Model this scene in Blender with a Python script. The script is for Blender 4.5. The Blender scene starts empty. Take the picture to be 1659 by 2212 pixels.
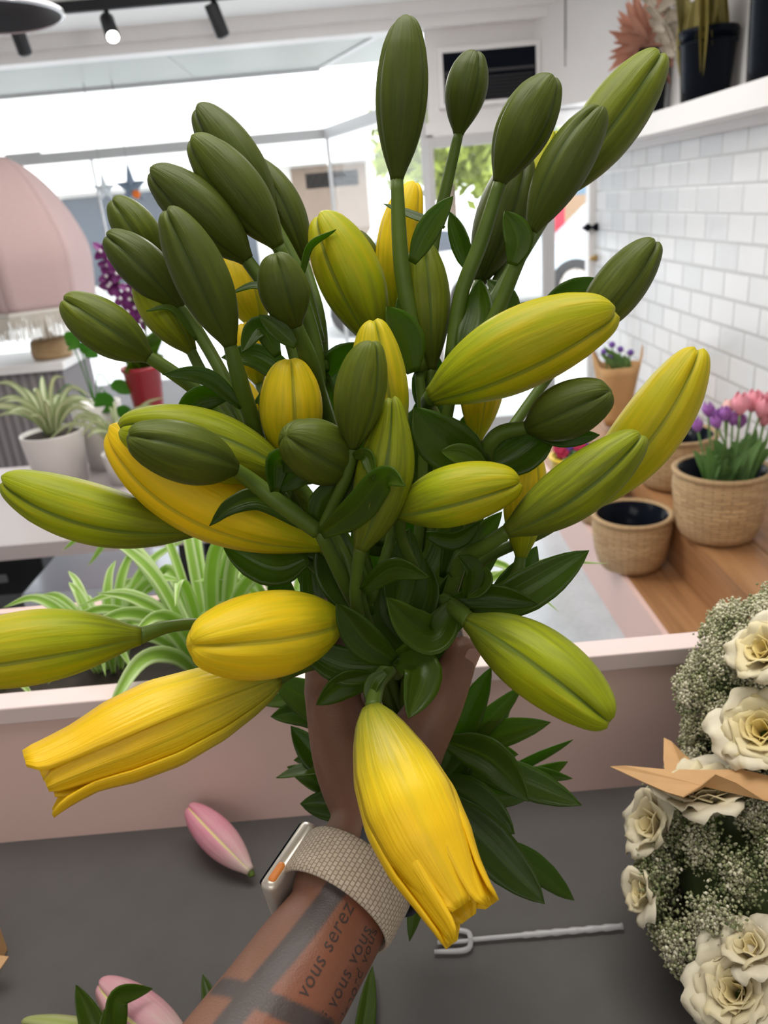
import bpy, math, random
import numpy as np
from mathutils import Vector, Matrix, bvhtree, noise as mnoise
SC = bpy.context.scene
COL = SC.collection
rng = random.Random(7)
nrs = np.random.RandomState(5)
PI = math.pi
# ---------------------------------------------------------------- camera
FPX, CX, CY = 1680.0, 829.5, 1106.0
EYE = Vector((0, 0, 1.53))
cam_data = bpy.data.cameras.new('camera')
cam = bpy.data.objects.new('camera', cam_data)
COL.objects.link(cam)
cam_data.sensor_fit = 'VERTICAL'
cam_data.sensor_height = 34.6
cam_data.lens = 34.6 * FPX / 2212.0
cam_data.clip_start = 0.02
cam_data.clip_end = 200
ROT = Matrix.Rotation(PI/2 - math.radians(21.6), 3, 'X') @ Matrix.Rotation(math.radians(-5.1), 3, 'Z')
cam.matrix_world = Matrix.Translation(EYE) @ ROT.to_4x4()
cam_data.dof.use_dof = True
cam_data.dof.focus_distance = 0.45
cam_data.dof.aperture_fstop = 10.5
SC.camera = cam
# ---------------------------------------------------------------- light and exposure
SC.view_settings.view_transform = 'Standard'
SC.view_settings.look = 'None'
SC.view_settings.gamma = 1.0
SC.view_settings.use_curve_mapping = False
SC.view_settings.exposure = 0.0
world = bpy.data.worlds.new('world'); SC.world = world
world.use_nodes = True
wb = world.node_tree.nodes['Background']
wb.inputs[0].default_value = (0.90, 0.955, 1.0, 1)
wb.inputs[1].default_value = 4.2
def area_lamp(name, loc, size, power, color=(1, 1, 1), aim=(0, 0, -1), spread=180):
    l = bpy.data.lights.new(name, 'AREA'); l.shape = 'RECTANGLE'
    l.size, l.size_y = size; l.energy = power; l.color = color; l.spread = math.radians(spread)
    o = bpy.data.objects.new(name, l); COL.objects.link(o); o.location = loc
    o.rotation_euler = Vector(aim).to_track_quat('-Z', 'Y').to_euler(); return o
area_lamp('ceiling_lamp_over_counter', (0.0, 0.62, 2.46), (1.2, 0.8), 21, (1.0, 0.96, 0.90))
area_lamp('ceiling_lamp_back_of_shop', (-0.3, -1.8, 2.46), (2.4, 1.4), 24, (1.0, 0.96, 0.92))
area_lamp('ceiling_lamp_front_of_shop', (-0.6, 3.2, 2.46), (2.2, 1.4), 40, (1.0, 0.97, 0.93))
pl = bpy.data.lights.new('ceiling_fill', 'POINT'); pl.energy = 20; pl.shadow_soft_size = .12; pl.color = (1.0, .97, .92)  # added point light without a fitting, brightens the ceiling and trim
po = bpy.data.objects.new('ceiling_fill', pl); COL.objects.link(po); po.location = (-.2, 2.6, 2.05)
# ---------------------------------------------------------------- pixel geometry (1659 x 2212 frame)
def ray(x, y): return ROT @ Vector(((x-CX)/FPX, -(y-CY)/FPX, -1.0))
def P(x, y, d): return EYE + ray(x, y)*d
def PY(x, y, Y): r = ray(x, y); return EYE + r*(Y/r.y)
def PZ(x, y, Z): r = ray(x, y); return EYE + r*((Z-EYE.z)/r.z)
def PXX(x, y, X): r = ray(x, y); return EYE + r*(X/r.x)
def m_at(px, d): return px*d/FPX
# ---------------------------------------------------------------- objects
WLOC = {}
def tag(o, label=None, cat=None, group=None, kind=None):
    if label: o['label'] = label
    if cat: o['category'] = cat
    if group: o['group'] = group
    if kind: o['kind'] = kind
    return o
def empty(name, loc, label=None, cat=None, group=None):
    o = bpy.data.objects.new(name, None); COL.objects.link(o)
    o.empty_display_size = 0.02
    o.location = Vector(loc); WLOC[o] = Vector(loc)
    return tag(o, label, cat, group)
def obj(name, V, F, mat, parent=None, loc=None, uv=None, smooth=True):
    """one mesh object; V in world coordinates; uv = per-vertex (u, v)"""
    base = WLOC[parent] if parent is not None else Vector(loc if loc is not None else (0, 0, 0))
    me = bpy.data.meshes.new(name)
    b = tuple(base)
    me.from_pydata([(v[0]-b[0], v[1]-b[1], v[2]-b[2]) for v in V], [], [tuple(int(i) for i in f) for f in F])
    if uv is not None:
        l = me.uv_layers.new(name='UVMap')
        vi = np.empty(len(me.loops), dtype=np.int32); me.loops.foreach_get('vertex_index', vi)
        l.data.foreach_set('uv', np.asarray(uv, dtype=np.float32)[vi].ravel())
    if smooth: me.polygons.foreach_set('use_smooth', [True]*len(me.polygons))
    me.materials.append(mat)
    o = bpy.data.objects.new(name, me); COL.objects.link(o)
    if parent is not None: o.parent = parent
    else: o.location = base
    WLOC[o] = base
    return o
def bevel(o, w, seg=2):
    m = o.modifiers.new('bevel', 'BEVEL'); m.width = w; m.segments = seg; m.limit_method = 'ANGLE'; return o
def solid(o, t, off=0):
    m = o.modifiers.new('solid', 'SOLIDIFY'); m.thickness = t; m.offset = off; return o
class MB:
    def __init__(s): s.V = []; s.F = []; s.U = []
    def add(s, V, F, U=None):
        n = len(s.V); s.V += [tuple(v) for v in V]; s.F += [tuple(i+n for i in f) for f in F]
        s.U += list(U) if U is not None else [(0, 0)]*len(V)
        return s
    def box(s, a, b):
        (x0, y0, z0), (x1, y1, z1) = a, b
        return s.add([(x0,y0,z0),(x1,y0,z0),(x1,y1,z0),(x0,y1,z0),(x0,y0,z1),(x1,y0,z1),(x1,y1,z1),(x0,y1,z1)],
                     [(0,3,2,1),(4,5,6,7),(0,1,5,4),(1,2,6,5),(2,3,7,6),(3,0,4,7)])
    def bar(s, p, q, w, h, up=(0, 0, 1)):
        p, q = Vector(p), Vector(q); t = (q-p).normalized(); a = t.cross(Vector(up)).normalized(); b = a.cross(t)
        V = [c + a*(sx*w/2) + b*(sz*h/2) for c in (p, q) for sx, sz in ((-1,-1),(1,-1),(1,1),(-1,1))]
        return s.add(V, [(0,1,2,3),(7,6,5,4),(0,4,5,1),(1,5,6,2),(2,6,7,3),(3,7,4,0)])
    def tube(s, pts, rad, n=10, sub=4):
        V, F, U = tube_mesh(pts, rad, n, sub); return s.add(V, F, U)
    def lathe(s, prof, c, n=32, axis=(0, 0, 1), cap=True):
        V, F, U = lathe_mesh(prof, c, n, axis); return s.add(V, F, U)
    def build(s, name, mat, parent=None, loc=None, smooth=False):
        return obj(name, s.V, s.F, mat, parent, loc, s.U, smooth)
def lathe_mesh(prof, c, n=32, axis=(0, 0, 1)):
    c = Vector(c); ax = Vector(axis).normalized()
    e1 = ax.orthogonal().normalized() if abs(ax.z) < 0.999 else Vector((1, 0, 0)); e2 = ax.cross(e1)
    V = []; U = []
    m = len(prof)
    for j, (r, z) in enumerate(prof):
        for i in range(n+1):
            a = 2*PI*i/n
            V.append(c + ax*z + (e1*math.cos(a) + e2*math.sin(a))*r); U.append((i/n, j/(m-1)))
    F = [(j*(n+1)+i, j*(n+1)+i+1, (j+1)*(n+1)+i+1, (j+1)*(n+1)+i) for j in range(m-1) for i in range(n)]
    return V, F, U
def crom(pts, sub):
    """Catmull-Rom through points (any dimension)"""
    p = np.array([list(q) for q in pts], dtype=float)
    if len(p) == 2: 
        t = np.linspace(0, 1, sub+1)[:, None]; return p[0]*(1-t) + p[1]*t
    e = np.vstack([2*p[0]-p[1], p, 2*p[-1]-p[-2]]); out = []
    for i in range(1, len(e)-2):
        for k in range(sub):
            t = k/sub; a, b, c, d = e[i-1], e[i], e[i+1], e[i+2]
            out.append(0.5*((2*b) + (c-a)*t + (2*a-5*b+4*c-d)*t*t + (3*b-a-3*c+d)*t**3))
    out.append(p[-1]); return np.array(out)
def tube_mesh(pts, rad, n=10, sub=4, caps=True):
    rad = [rad]*len(pts) if not hasattr(rad, '__len__') else rad
    q = crom([tuple(p)+(r,) for p, r in zip(pts, rad)], sub)
    V = []; U = []; F = []; m = len(q)
    nrm = None
    for k in range(m):
        c = Vector(q[k, :3]); t = Vector(q[min(k+1, m-1), :3] - q[max(k-1, 0), :3]).normalized()
        nrm = t.orthogonal().normalized() if nrm is None else (nrm - t*nrm.dot(t)).normalized()
        b = t.cross(nrm)
        for i in range(n):
            a = 2*PI*i/n; V.append(c + (nrm*math.cos(a) + b*math.sin(a))*q[k, 3]); U.append((i/n, k/(m-1)))
    for k in range(m-1):
        for i in range(n): F.append((k*n+i, k*n+(i+1) % n, (k+1)*n+(i+1) % n, (k+1)*n+i))
    if caps: F += [tuple(reversed(range(n))), tuple((m-1)*n+i for i in range(n))]
    return V, F, U
def copy_tree(o, parent=None):
    c = o.copy(); COL.objects.link(c)
    WLOC[c] = WLOC.get(o, Vector())
    if parent is not None: c.parent = parent
    for ch in [x for x in o.children]: copy_tree(ch, c)
    return c
# ---------------------------------------------------------------- materials
class N:
    """small node-graph writer"""
    def __init__(s, name):
        s.m = bpy.data.materials.new(name); s.m.use_nodes = True; s.t = s.m.node_tree
        s.b = s.t.nodes['Principled BSDF']; s.out = s.t.nodes['Material Output']
    def n(s, typ, **kw):
        x = s.t.nodes.new(typ)
        for k, v in kw.items(): setattr(x, k, v)
        return x
    def link(s, a, b): s.t.links.new(a, b)
    def set(s, sock, v):
        if hasattr(v, 'is_output'): s.link(v, sock)
        else: sock.default_value = v
    def math(s, op, a, b=0.0, c=0.0):
        x = s.n('ShaderNodeMath', operation=op); s.set(x.inputs[0], a); s.set(x.inputs[1], b); s.set(x.inputs[2], c); return x.outputs[0]
    def mix(s, f, a, b):
        x = s.n('ShaderNodeMix', data_type='RGBA'); s.set(x.inputs[0], f); s.set(x.inputs[6], a); s.set(x.inputs[7], b); return x.outputs[2]
    def ramp(s, f, stops):
        x = s.n('ShaderNodeValToRGB'); s.set(x.inputs[0], f); e = x.color_ramp.elements
        while len(e) < len(stops): e.new(0.5)
        for i, (p, c) in enumerate(stops): e[i].position = p; e[i].color = tuple(c)+(1,) if len(c) == 3 else c
        return x.outputs[0]
    def uv(s):
        x = s.n('ShaderNodeUVMap'); y = s.n('ShaderNodeSeparateXYZ'); s.link(x.outputs[0], y.inputs[0]); return x.outputs[0], y.outputs[0], y.outputs[1]
    def objc(s): return s.n('ShaderNodeTexCoord').outputs['Object']
    def mapping(s, v, scale):
        x = s.n('ShaderNodeMapping'); s.link(v, x.inputs[0]); x.inputs['Scale'].default_value = scale; return x.outputs[0]
    def noise(s, vec, scale, detail=3, out='Fac'):
        x = s.n('ShaderNodeTexNoise'); s.link(vec, x.inputs['Vector']); x.inputs['Scale'].default_value = scale; x.inputs['Detail'].default_value = detail
        return x.outputs[out]
    def attr(s, name, typ='OBJECT'):
        x = s.n('ShaderNodeAttribute', attribute_type=typ, attribute_name=name); return x.outputs['Fac']
    def bump(s, h, strength=0.3, dist=0.001):
        x = s.n('ShaderNodeBump'); s.link(h, x.inputs['Height']); x.inputs['Strength'].default_value = strength; x.inputs['Distance'].default_value = dist
        s.link(x.outputs[0], s.b.inputs['Normal']); return x.outputs[0]
    def base(s, c): s.set(s.b.inputs['Base Color'], c if hasattr(c, 'is_output') else tuple(c)+(1,))
    def p(s, **kw):
        for k, v in kw.items(): s.set(s.b.inputs[k.replace('_', ' ')], v)
        return s
    def translucent(s, fac, color):
        tr = s.n('ShaderNodeBsdfTranslucent'); s.set(tr.inputs[0], color)
        mx = s.n('ShaderNodeMixShader'); mx.inputs[0].default_value = fac
        s.link(s.b.outputs[0], mx.inputs[1]); s.link(tr.outputs[0], mx.inputs[2]); s.link(mx.outputs[0], s.out.inputs[0])
def mat(name, c, rough=0.5, metal=0.0, var=0.06, scale=9.0, bump=0.0, spec=0.5, **kw):
    """plain material with a little procedural mottling"""
    g = N(name); f = g.noise(g.objc(), scale, 4)
    lo = tuple(max(0, x*(1-var)) for x in c)+(1,); hi = tuple(min(1, x*(1+var)) for x in c)+(1,)
    g.base(g.mix(f, lo, hi)); g.p(Roughness=rough, Metallic=metal); g.b.inputs['Specular IOR Level'].default_value = spec
    if bump: g.bump(f, bump)
    for k, v in kw.items(): g.b.inputs[k.replace('_', ' ')].default_value = v
    return g.m
def emit(name, c, s):
    g = N(name); g.p(Emission_Strength=s); g.b.inputs['Emission Color'].default_value = tuple(c)+(1,); g.base(c); return g.m
def glass_mat(name, tint=(1, 1, 1), gloss=0.06, rough=0.02):
    g = N(name); tr = g.n('ShaderNodeBsdfTransparent'); tr.inputs[0].default_value = tuple(tint)+(1,)
    gl = g.n('ShaderNodeBsdfGlossy'); gl.inputs['Roughness'].default_value = rough
    mx = g.n('ShaderNodeMixShader'); mx.inputs[0].default_value = gloss
    g.link(tr.outputs[0], mx.inputs[1]); g.link(gl.outputs[0], mx.inputs[2]); g.link(mx.outputs[0], g.out.inputs[0]); return g.m
def lam(c): return tuple(((x/255+0.055)/1.055)**2.4 if x > 10 else x/255/12.92 for x in c)
# ---------------------------------------------------------------- room materials
M = {}
M['white_paint'] = mat('white_paint', (0.78, 0.76, 0.75), 0.55, var=0.03)
M['ceiling_paint'] = mat('ceiling_paint', (0.90, 0.89, 0.87), 0.5, var=0.02)
M['trim_paint'] = mat('trim_paint', (0.84, 0.82, 0.81), 0.35, var=0.02)
M['alu_frame'] = mat('alu_frame', (0.55, 0.54, 0.54), 0.4, var=0.03)
M['pink'] = mat('pink_laminate', (0.76, 0.535, 0.485), 0.42, var=0.03, scale=3)
M['worktop'] = mat('worktop_charcoal', (0.090, 0.085, 0.083), 0.48, var=0.12, scale=30, spec=0.4)
M['black_plastic'] = mat('black_plastic', (0.005, 0.007, 0.012), 0.12, var=0.1, spec=.05)
M['black_matte'] = mat('black_matte', (0.012, 0.013, 0.016), 0.6, var=0.1)
M['kraft'] = mat('kraft_paper', (0.54, 0.31, 0.13), 0.7, var=0.12, scale=40, bump=0.15)
M['white_pot'] = mat('white_ceramic', (0.74, 0.71, 0.69), 0.35, var=0.02)
M['soil'] = mat('soil', (0.03, 0.022, 0.016), 0.9, var=0.5, scale=120, bump=0.5)
M['brass'] = mat('brass', (0.45, 0.30, 0.12), 0.35, 0.9)
M['grey_metal'] = mat('grey_metal', (0.30, 0.30, 0.31), 0.4, 0.3)
M['glass'] = glass_mat('window_glass')
g = N('concrete'); v = g.objc(); f = g.noise(v, 3.0, 8); f2 = g.noise(v, 45.0, 6)
g.base(g.ramp(g.math('ADD', g.math('MULTIPLY', f, .7), g.math('MULTIPLY', f2, .3)), [(0.3, (0.36, 0.39, 0.42)), (0.7, (0.56, 0.60, 0.64))])); g.p(Roughness=0.22); g.bump(f2, .08); M['concrete'] = g.m
# white glazed tiles, 210 x 105 mm, running bond, on the y-z plane
g = N('white_tile'); tc = g.objc(); sx = g.n('ShaderNodeSeparateXYZ'); g.link(tc, sx.inputs[0])
cx = g.n('ShaderNodeCombineXYZ'); g.link(sx.outputs[1], cx.inputs[0]); g.link(g.math('ADD', sx.outputs[2], 1.05*0+0.087), cx.inputs[1])
br = g.n('ShaderNodeTexBrick'); g.link(cx.outputs[0], br.inputs['Vector']); br.inputs['Scale'].default_value = 1.0
br.inputs['Brick Width'].default_value = 0.21; br.inputs['Row Height'].default_value = 0.105; br.inputs['Mortar Size'].default_value = 0.0100; br.inputs['Mortar Smooth'].default_value = 0.8
br.inputs['Color1'].default_value = (0.66, 0.67, 0.685, 1); br.inputs['Color2'].default_value = (0.77, 0.77, 0.775, 1); br.inputs['Mortar'].default_value = (0.50, 0.50, 0.50, 1)
g.base(br.outputs['Color']); g.p(Roughness=0.16)
inv = g.math('SUBTRACT', 1.0, br.outputs['Fac']); wob = g.noise(tc, 14.0, 1)
g.bump(g.math('ADD', inv, g.math('MULTIPLY', wob, 0.8)), 0.35, 0.003); M['tile'] = g.m
# warm wooden boards running along y
g = N('bench_wood'); v = g.objc(); w = g.noise(g.mapping(v, (28, 1.2, 28)), 2.0, 6); w2 = g.noise(g.mapping(v, (6, .5, 6)), 2.0, 2)
g.base(g.ramp(g.math('ADD', g.math('MULTIPLY', w, .6), g.math('MULTIPLY', w2, .4)), [(0.3, (0.24, 0.115, 0.045)), (0.55, (0.38, 0.19, 0.08)), (0.75, (0.47, 0.26, 0.12))])); g.p(Roughness=0.42); M['wood'] = g.m
def structure(name, mb, m, smooth=False): return tag(mb.build(name, m, None, None, smooth), kind='structure')
# ---------------------------------------------------------------- shell
XL, XR, YB, YF, YW, ZC = -3.3, 1.42, -2.8, 5.0, 6.6, 2.5
structure('floor', MB().box((XL, YB, -0.1), (XR+.1, YW, 0)), M['concrete'])
structure('ceiling', MB().box((XL, YB, ZC+.02), (XR+.1, YF, ZC+.12)), M['ceiling_paint'])
c = MB().box((XL, YF+.06, ZC), (0.5, YW, ZC+.1)).box((-1.115, YF+.06, ZC-.004), (-1.10, YW, ZC))
structure('ceiling_bay', c, mat('bay_ceiling_paint', (0.36, 0.38, 0.36), 0.35, var=0.12, scale=2.5))
structure('wall_left', MB().box((XL-.1, YB, 0), (XL, YW, ZC+.1)), M['white_paint'])
structure('wall_back', MB().box((XL, YB-.1, 0), (XR+.1, YB, ZC+.1)), M['white_paint'])
structure('wall_right', MB().box((XR, YB, 0), (XR+.1, YF, 1.685)), M['tile'])
structure('wall_right_upper', MB().box((XR, YB, 1.685), (XR+.1, 4.55, ZC+.1)), M['white_paint'])
c = MB()
a0, a1 = (1.07, 5.0), (1.42, 4.55)
c.add([(a0[0], a0[1], 1.95), (a1[0], a1[1], 1.95), (a1[0], a1[1], ZC+.05), (a0[0], a0[1], ZC+.05), (1.5, 5.05, 1.95), (1.5, 5.05, ZC+.05)],
      [(0, 1, 2, 3), (0, 4, 1), (3, 2, 5), (1, 4, 5, 2), (0, 3, 5, 4)])
structure('wall_splay', c, M['white_paint'])
b = MB().tube([(1.205, 4.822, 2.22), (1.205, 4.822, 2.5)], .006, 8, 1); b.tube([(1.205, 4.822, 2.14), (1.205, 4.822, 2.22)], .004, 8, 1)
structure('trim_1', b, M['grey_metal'])
# stepped ceiling trim above the bay opening
c = MB().box((XL, 4.92, 2.40), (1.15, 5.06, 2.54)).box((XL, 4.885, 2.455), (1.2, 4.92, 2.54))
structure('trim_2', c, M['trim_paint'])
# wall over the door with the air conditioner
c = MB().box((0.46, 5.0, 2.30), (1.42, 5.08, 2.52)).box((0.46, 5.0, 2.01), (0.53, 5.08, 2.30)).box((1.09, 5.0, 2.01), (1.42, 5.08, 2.30)).box((.46, 5.0, 1.935), (1.45, 5.08, 2.01))
c.box((.44, 4.98, 1.86), (1.45, 5.10, 1.935))
structure('wall_front', c, M['white_paint'])
ac = empty('air_conditioner', (0.8, 5.0, 2.0), 'black air conditioner set in the wall above the glass door', 'air conditioner')
MB().box((0.55, 4.965, 2.022), (1.075, 5.06, 2.275)).build('casing', M['black_plastic'], ac)
f = MB()
for (x0, x1, z0, z1) in ((.52, .55, 2.0, 2.30), (1.075, 1.10, 2.0, 2.30), (.55, 1.075, 2.0, 2.022), (.55, 1.075, 2.275, 2.30)): f.box((x0, 4.95, z0), (x1, 5.0, z1))
f.build('frame', M['white_paint'], ac)
f = MB()
for k in range(7): f.box((0.64, 4.958, 2.03+k*.018), (1.06, 4.966, 2.036+k*.018))
f.box((0.56, 4.955, 2.165), (1.07, 4.967, 2.18))
f.build('grille', mat('dark_slats', (.03, .028, .03), .4), ac)
f = MB().box((0.562, 4.955, 2.03), (0.63, 4.967, 2.15)); f.build('control_panel', mat('panel_brown', (.06, .05, .045), .4), ac)
# ---------------------------------------------------------------- glazing
def window(name, mbf, panes):
    o = structure(name, mbf, M['alu_frame'])
    for V in panes:
        p = obj('pane', V, [(0, 1, 2, 3)], M['glass'], o, smooth=False); solid(p, .006)
    return o
XB = -0.18
f = MB().box((XL, YW-.03, 2.02), (XB, YW+.04, 2.09)).box((XL, YW-.03, 0), (XB, YW+.03, .30)).box((XB-.015, YW-.02, .3), (XB+.015, YW+.02, 2.05)).box((XL, YW-.01, 2.48), (XB, YW+.05, 2.56))
f.box((-2.62, YW-.045, 2.075), (-2.35, YW-.01, 2.105))
f.box((-2.0, YW-.012, .3), (-1.985, YW+.012, 2.03))
window('window_1', f, [[(XL, YW, .3), (XB, YW, .3), (XB, YW, 2.5), (XL, YW, 2.5)]])
f = MB().bar((XB, YW, 2.055), (.46, 5.0, 2.055), .06, .075).bar((XB, YW, .15), (.46, 5.0, .15), .05, .3).bar((.43, 5.08, 0), (.43, 5.08, 2.5), .04, .04, (0, 1, 0))
f.bar((XB, YW, 2.52), (.46, 5.0, 2.52), .05, .06)
window('window_2', f, [[(XB, YW, .3), (.44, 5.05, .3), (.44, 5.05, 2.5), (XB, YW, 2.5)]])
f = MB().box((1.145, 4.98, 0), (1.185, 5.03, 1.87)).box((1.185, 4.985, 0), (1.40, 5.02, .1))
window('window_3', f, [[(1.185, 5.0, .1), (1.40, 5.0, .1), (1.40, 5.0, 1.87), (1.185, 5.0, 1.87)]])
d = MB().box((.44, 4.98, 0), (.475, 5.02, 1.87)).box((1.11, 4.985, 0), (1.145, 5.02, 1.87)).box((.475, 4.985, 0), (1.11, 5.02, .16)).box((.475, 4.985, 1.80), (1.11, 5.02, 1.87))
dr = window('door_1', d, [[(.475, 5.0, .16), (1.11, 5.0, .16), (1.11, 5.0, 1.80), (.475, 5.0, 1.80)]])
f = MB().box((1.385, 4.95, 0), (1.42, 5.03, 1.87)); post = structure('trim_3', f, M['trim_paint'])
kn = MB().lathe([(0, 0), (.018, .003), (.024, .015), (.020, .03), (.010, .036), (.009, .05)], (1.385, 4.93, 1.292), 16, (-1, -.3, 0)).lathe([(0, 0), (.018, .003), (.024, .015), (.020, .03), (.010, .036), (.009, .05)], (1.425, 4.88, 1.292), 16, (-1, .6, 0))
tag(kn.build('door_knob', M['black_plastic'], post, None, True), 'black knob')
kn = MB().lathe([(0, 0), (.02, .002), (.02, .02), (.010, .026), (.016, .04), (0, .045)], (1.42, 4.90, 1.115), 14, (-1, -.2, 0)); tag(kn.build('latch', M['brass'], post, None, True), 'brass latch')
# ---------------------------------------------------------------- shelf, bench, counter
structure('trim_4', bevel_box := MB().box((1.22, YB, 1.70), (XR, 4.95, 1.778)).box((1.36, YB, 1.672), (XR, 4.95, 1.70)), M['white_paint'])
bench = empty('stepped_bench', (1.1, 2.6, 0), 'two-step wooden display bench with pink front board along the tiled wall', 'bench')
MB().box((.83, .95, 0), (.848, 4.4, .217)).build('front_board', M['pink'], bench)
MB().box((.848, .95, .19), (1.028, 4.4, .215)).build('step_board', M['wood'], bench)
MB().box((1.028, .95, 0.0), (1.046, 4.4, .37)).build('riser', M['wood'], bench)
t = MB()
t.box((1.028, .95, .37), (1.205, 4.4, .392)).box((1.209, .95, .37), (1.41, 4.4, .392)); t.build('top_board', M['wood'], bench)
MB().box((.848, .95, 0), (1.028, .97, .19)).box((1.046, .95, 0), (1.41, .97, .39)).build('end_panel', M['pink'], bench)
ctr = empty('counter', (0, .4, 0), 'pink counter with charcoal worktop and raised pink ledge', 'counter')
bevel(MB().box((-1.25, -.55, .86), (1.05, .697, .90)).build('worktop', M['worktop'], ctr), .002)
tag(ctr.children[-1], 'charcoal worktop')
MB().box((-1.2, .02, 0), (1.0, .68, .86)).build('base', M['pink'], ctr)
bevel(MB().box((-1.25, .690, 0), (1.05, .702, 1.073)).build('upstand', M['pink'], ctr), .001)
bevel(MB().box((-1.25, .686, 1.058), (1.05, .716, 1.078)).build('ledge', mat('pink_ledge', (0.76, 0.615, 0.60), 0.35, var=0.03, scale=3), ctr), .0015)
tag(ctr.children[-1], 'paler pink ledge')
# ---------------------------------------------------------------- street outside
structure('street', MB().box((-40, 6.7, -.2), (40, 60, -.05)), mat('asphalt', (.50, .50, .49), .8, var=.1))
structure('pavement', MB().box((-40, 6.65, -.19), (40, 8.6, -.02)), mat('paving', (.5, .49, .47), .8, var=.08))
M['stucco'] = mat('stucco_white', (.75, .73, .70), .8)
M['dark_glass'] = mat('shopfront_glass', (.05, .065, .085), .15)
M['brick_brown'] = mat('brick_brown', (.22, .16, .12), .8, var=.2)
def block(name, label, x0, x1, y, h, wallm, doors, fz):
    b = empty(name, ((x0+x1)/2, y, 0), label, 'building')
    w = MB().box((x0, y, -.1), (x1, y+6, h)); w.build('wall', wallm, b)
    for (u0, u1, z0, z1, mm) in doors: MB().box((u0, y-.06, z0), (u1, y-.005, z1)).build('window', mm, b)
    if fz: MB().box((x0, y-.7, fz), (x1, y-.01, fz+.35)).box((x0, y-.74, fz-.06), (x1, y-.68, fz+.03)).build('awning', M['trim_paint'], b)
    return b
block('shop_building', 'white shop across the street with dark glass front under a canopy', -14, -4.2, 22, 5.5, M['stucco'],
      [(-13.5, -11, .1, 2.3, M['dark_glass']), (-10.8, -8.0, .1, 2.3, M['dark_glass']), (-7.6, -4.5, .1, 2.3, M['dark_glass'])], 2.45)
block('brown_building', 'brown fronted building across the street with pale columns', -4.1, .6, 21, 4.0, M['stucco'],
      [(-3.9, -2.6, .2, 2.2, M['dark_glass']), (-1.55, .3, -.05, 2.5, M['brick_brown']), (-1.2, .1, 2.0, 2.35, M['dark_glass'])], 2.6)
block('blue_building', 'blue-grey building seen beyond the side pane by the tiled wall', 5.0, 14, 22, 3.2, mat('blue_render', (.16, .24, .32), .7), [(5.4, 8.5, .3, 1.3, mat('timber_fence', (.35, .22, .13), .7))], 0)
# sheet of trees beyond the door
M['tree_leaf'] = mat('tree_leaf', (.30, .36, .06), .6, var=.35, scale=3)
def street_tree(cx, cy, cz, r, label, seed):
    rr = random.Random(seed)
    t = empty('street_tree', (cx, cy, 0), label, 'tree')
    MB().tube([(cx, cy, -.05), (cx+.05, cy, cz*.6), (cx, cy, cz)], [.14, .10, .06], 8, 3).build('trunk', M['brick_brown'], t, None, True)
    V = []; F = []
    for k in range(1500):
        a, b = rr.uniform(0, 2*PI), math.acos(rr.uniform(-1, 1)); q = r*rr.uniform(.35, 1)**.6
        p = Vector((cx+q*math.sin(b)*math.cos(a), cy+q*math.sin(b)*math.sin(a), cz+.8*q*math.cos(b)+.25*math.sin(a*3)))
        u = Vector((rr.uniform(-1, 1), rr.uniform(-1, 1), rr.uniform(-1, 1))).normalized(); w = u.orthogonal()
        s = rr.uniform(.09, .17); n = len(V)
        V += [p-u*s, p+w*s*.5, p+u*s, p-w*s*.5]; F.append((n, n+1, n+2, n+3))
    obj('foliage', V, F, M['tree_leaf'], t, smooth=False)
street_tree(1.55, 14.2, 2.55, 1.25, 'yellow-green tree seen through the glass door', 3)
street_tree(2.9, 17.5, 2.7, 1.4, 'farther yellow-green tree, right of the one behind the door glass', 8)
def car(name, label, x0, x1, y0, body, hood=True):
    """side view car running along x; profile extruded along y, with real wheels"""
    c = empty(name, ((x0+x1)/2, y0, -.05), label, 'car'); L = x1-x0; W = 1.7
    prof = [(0, .32), (.0, .72), (.05, .86), (.22, .92), (.34, 1.38), (.66, 1.44), (.84, .98), (.97, .88), (1, .55), (.99, .32)]
    V = []; n = len(prof)
    for yy, s in ((y0, .0), (y0+.12, 1), (y0+W-.12, 1), (y0+W, .0)):
        for u, z in prof:
            ins = .10 if (s == 0 and z > 1.0) else 0
            V.append((x0+u*L, yy+(ins if yy == y0 else (-ins if yy == y0+W else 0)), z-.05))
    F = [(k*n+i, k*n+(i+1) % n, (k+1)*n+(i+1) % n, (k+1)*n+i) for k in range(3) for i in range(n)]
    F += [tuple(range(n-1, -1, -1)), tuple(range(3*n, 4*n))]
    obj('body', V, F, body, c, smooth=False)
    MB().add([(x0+.26*L, y0-.01, .88), (x0+.49*L, y0-.01, .9), (x0+.49*L, y0+.09, 1.30), (x0+.36*L, y0+.09, 1.27)], [(0, 1, 2, 3)]).add([(x0+.51*L, y0-.01, .9), (x0+.78*L, y0-.01, .92), (x0+.66*L, y0+.09, 1.30), (x0+.51*L, y0+.09, 1.31)], [(0, 1, 2, 3)]).build('window', M['dark_glass'], c)
    for u in (.19, .80):
        w = MB().lathe([(.2, -.09), (.31, -.09), (.34, -.05), (.34, .1), (.3, .12)], (x0+u*L, y0+.06, .29), 28, (0, 1, 0)).build('wheel', mat('tyre', (.03, .03, .03), .8), c, None, True)
        h = MB().lathe([(0, -.02), (.06, -.03), (.2, -.02), (.215, -.05)], (x0+u*L, y0-.01, .29), 24, (0, 1, 0))
        for k in range(5):
            a = 2*PI*k/5; h.bar((x0+u*L, y0-.05, .29), (x0+u*L+.2*math.cos(a), y0-.05, .29+.2*math.sin(a)), .05, .03, (0, 1, 0))
        tag(h.build('hubcap', mat('alloy', (.6, .55, .5), .35, .4), w, None, False), 'pale alloy hubcap')
car('parked_car', 'silver blue car parked beyond the side pane right of the door', 2.05, 6.3, 10.9, mat('silver_paint', (.55, .62, .66), .3, .2))
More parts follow.
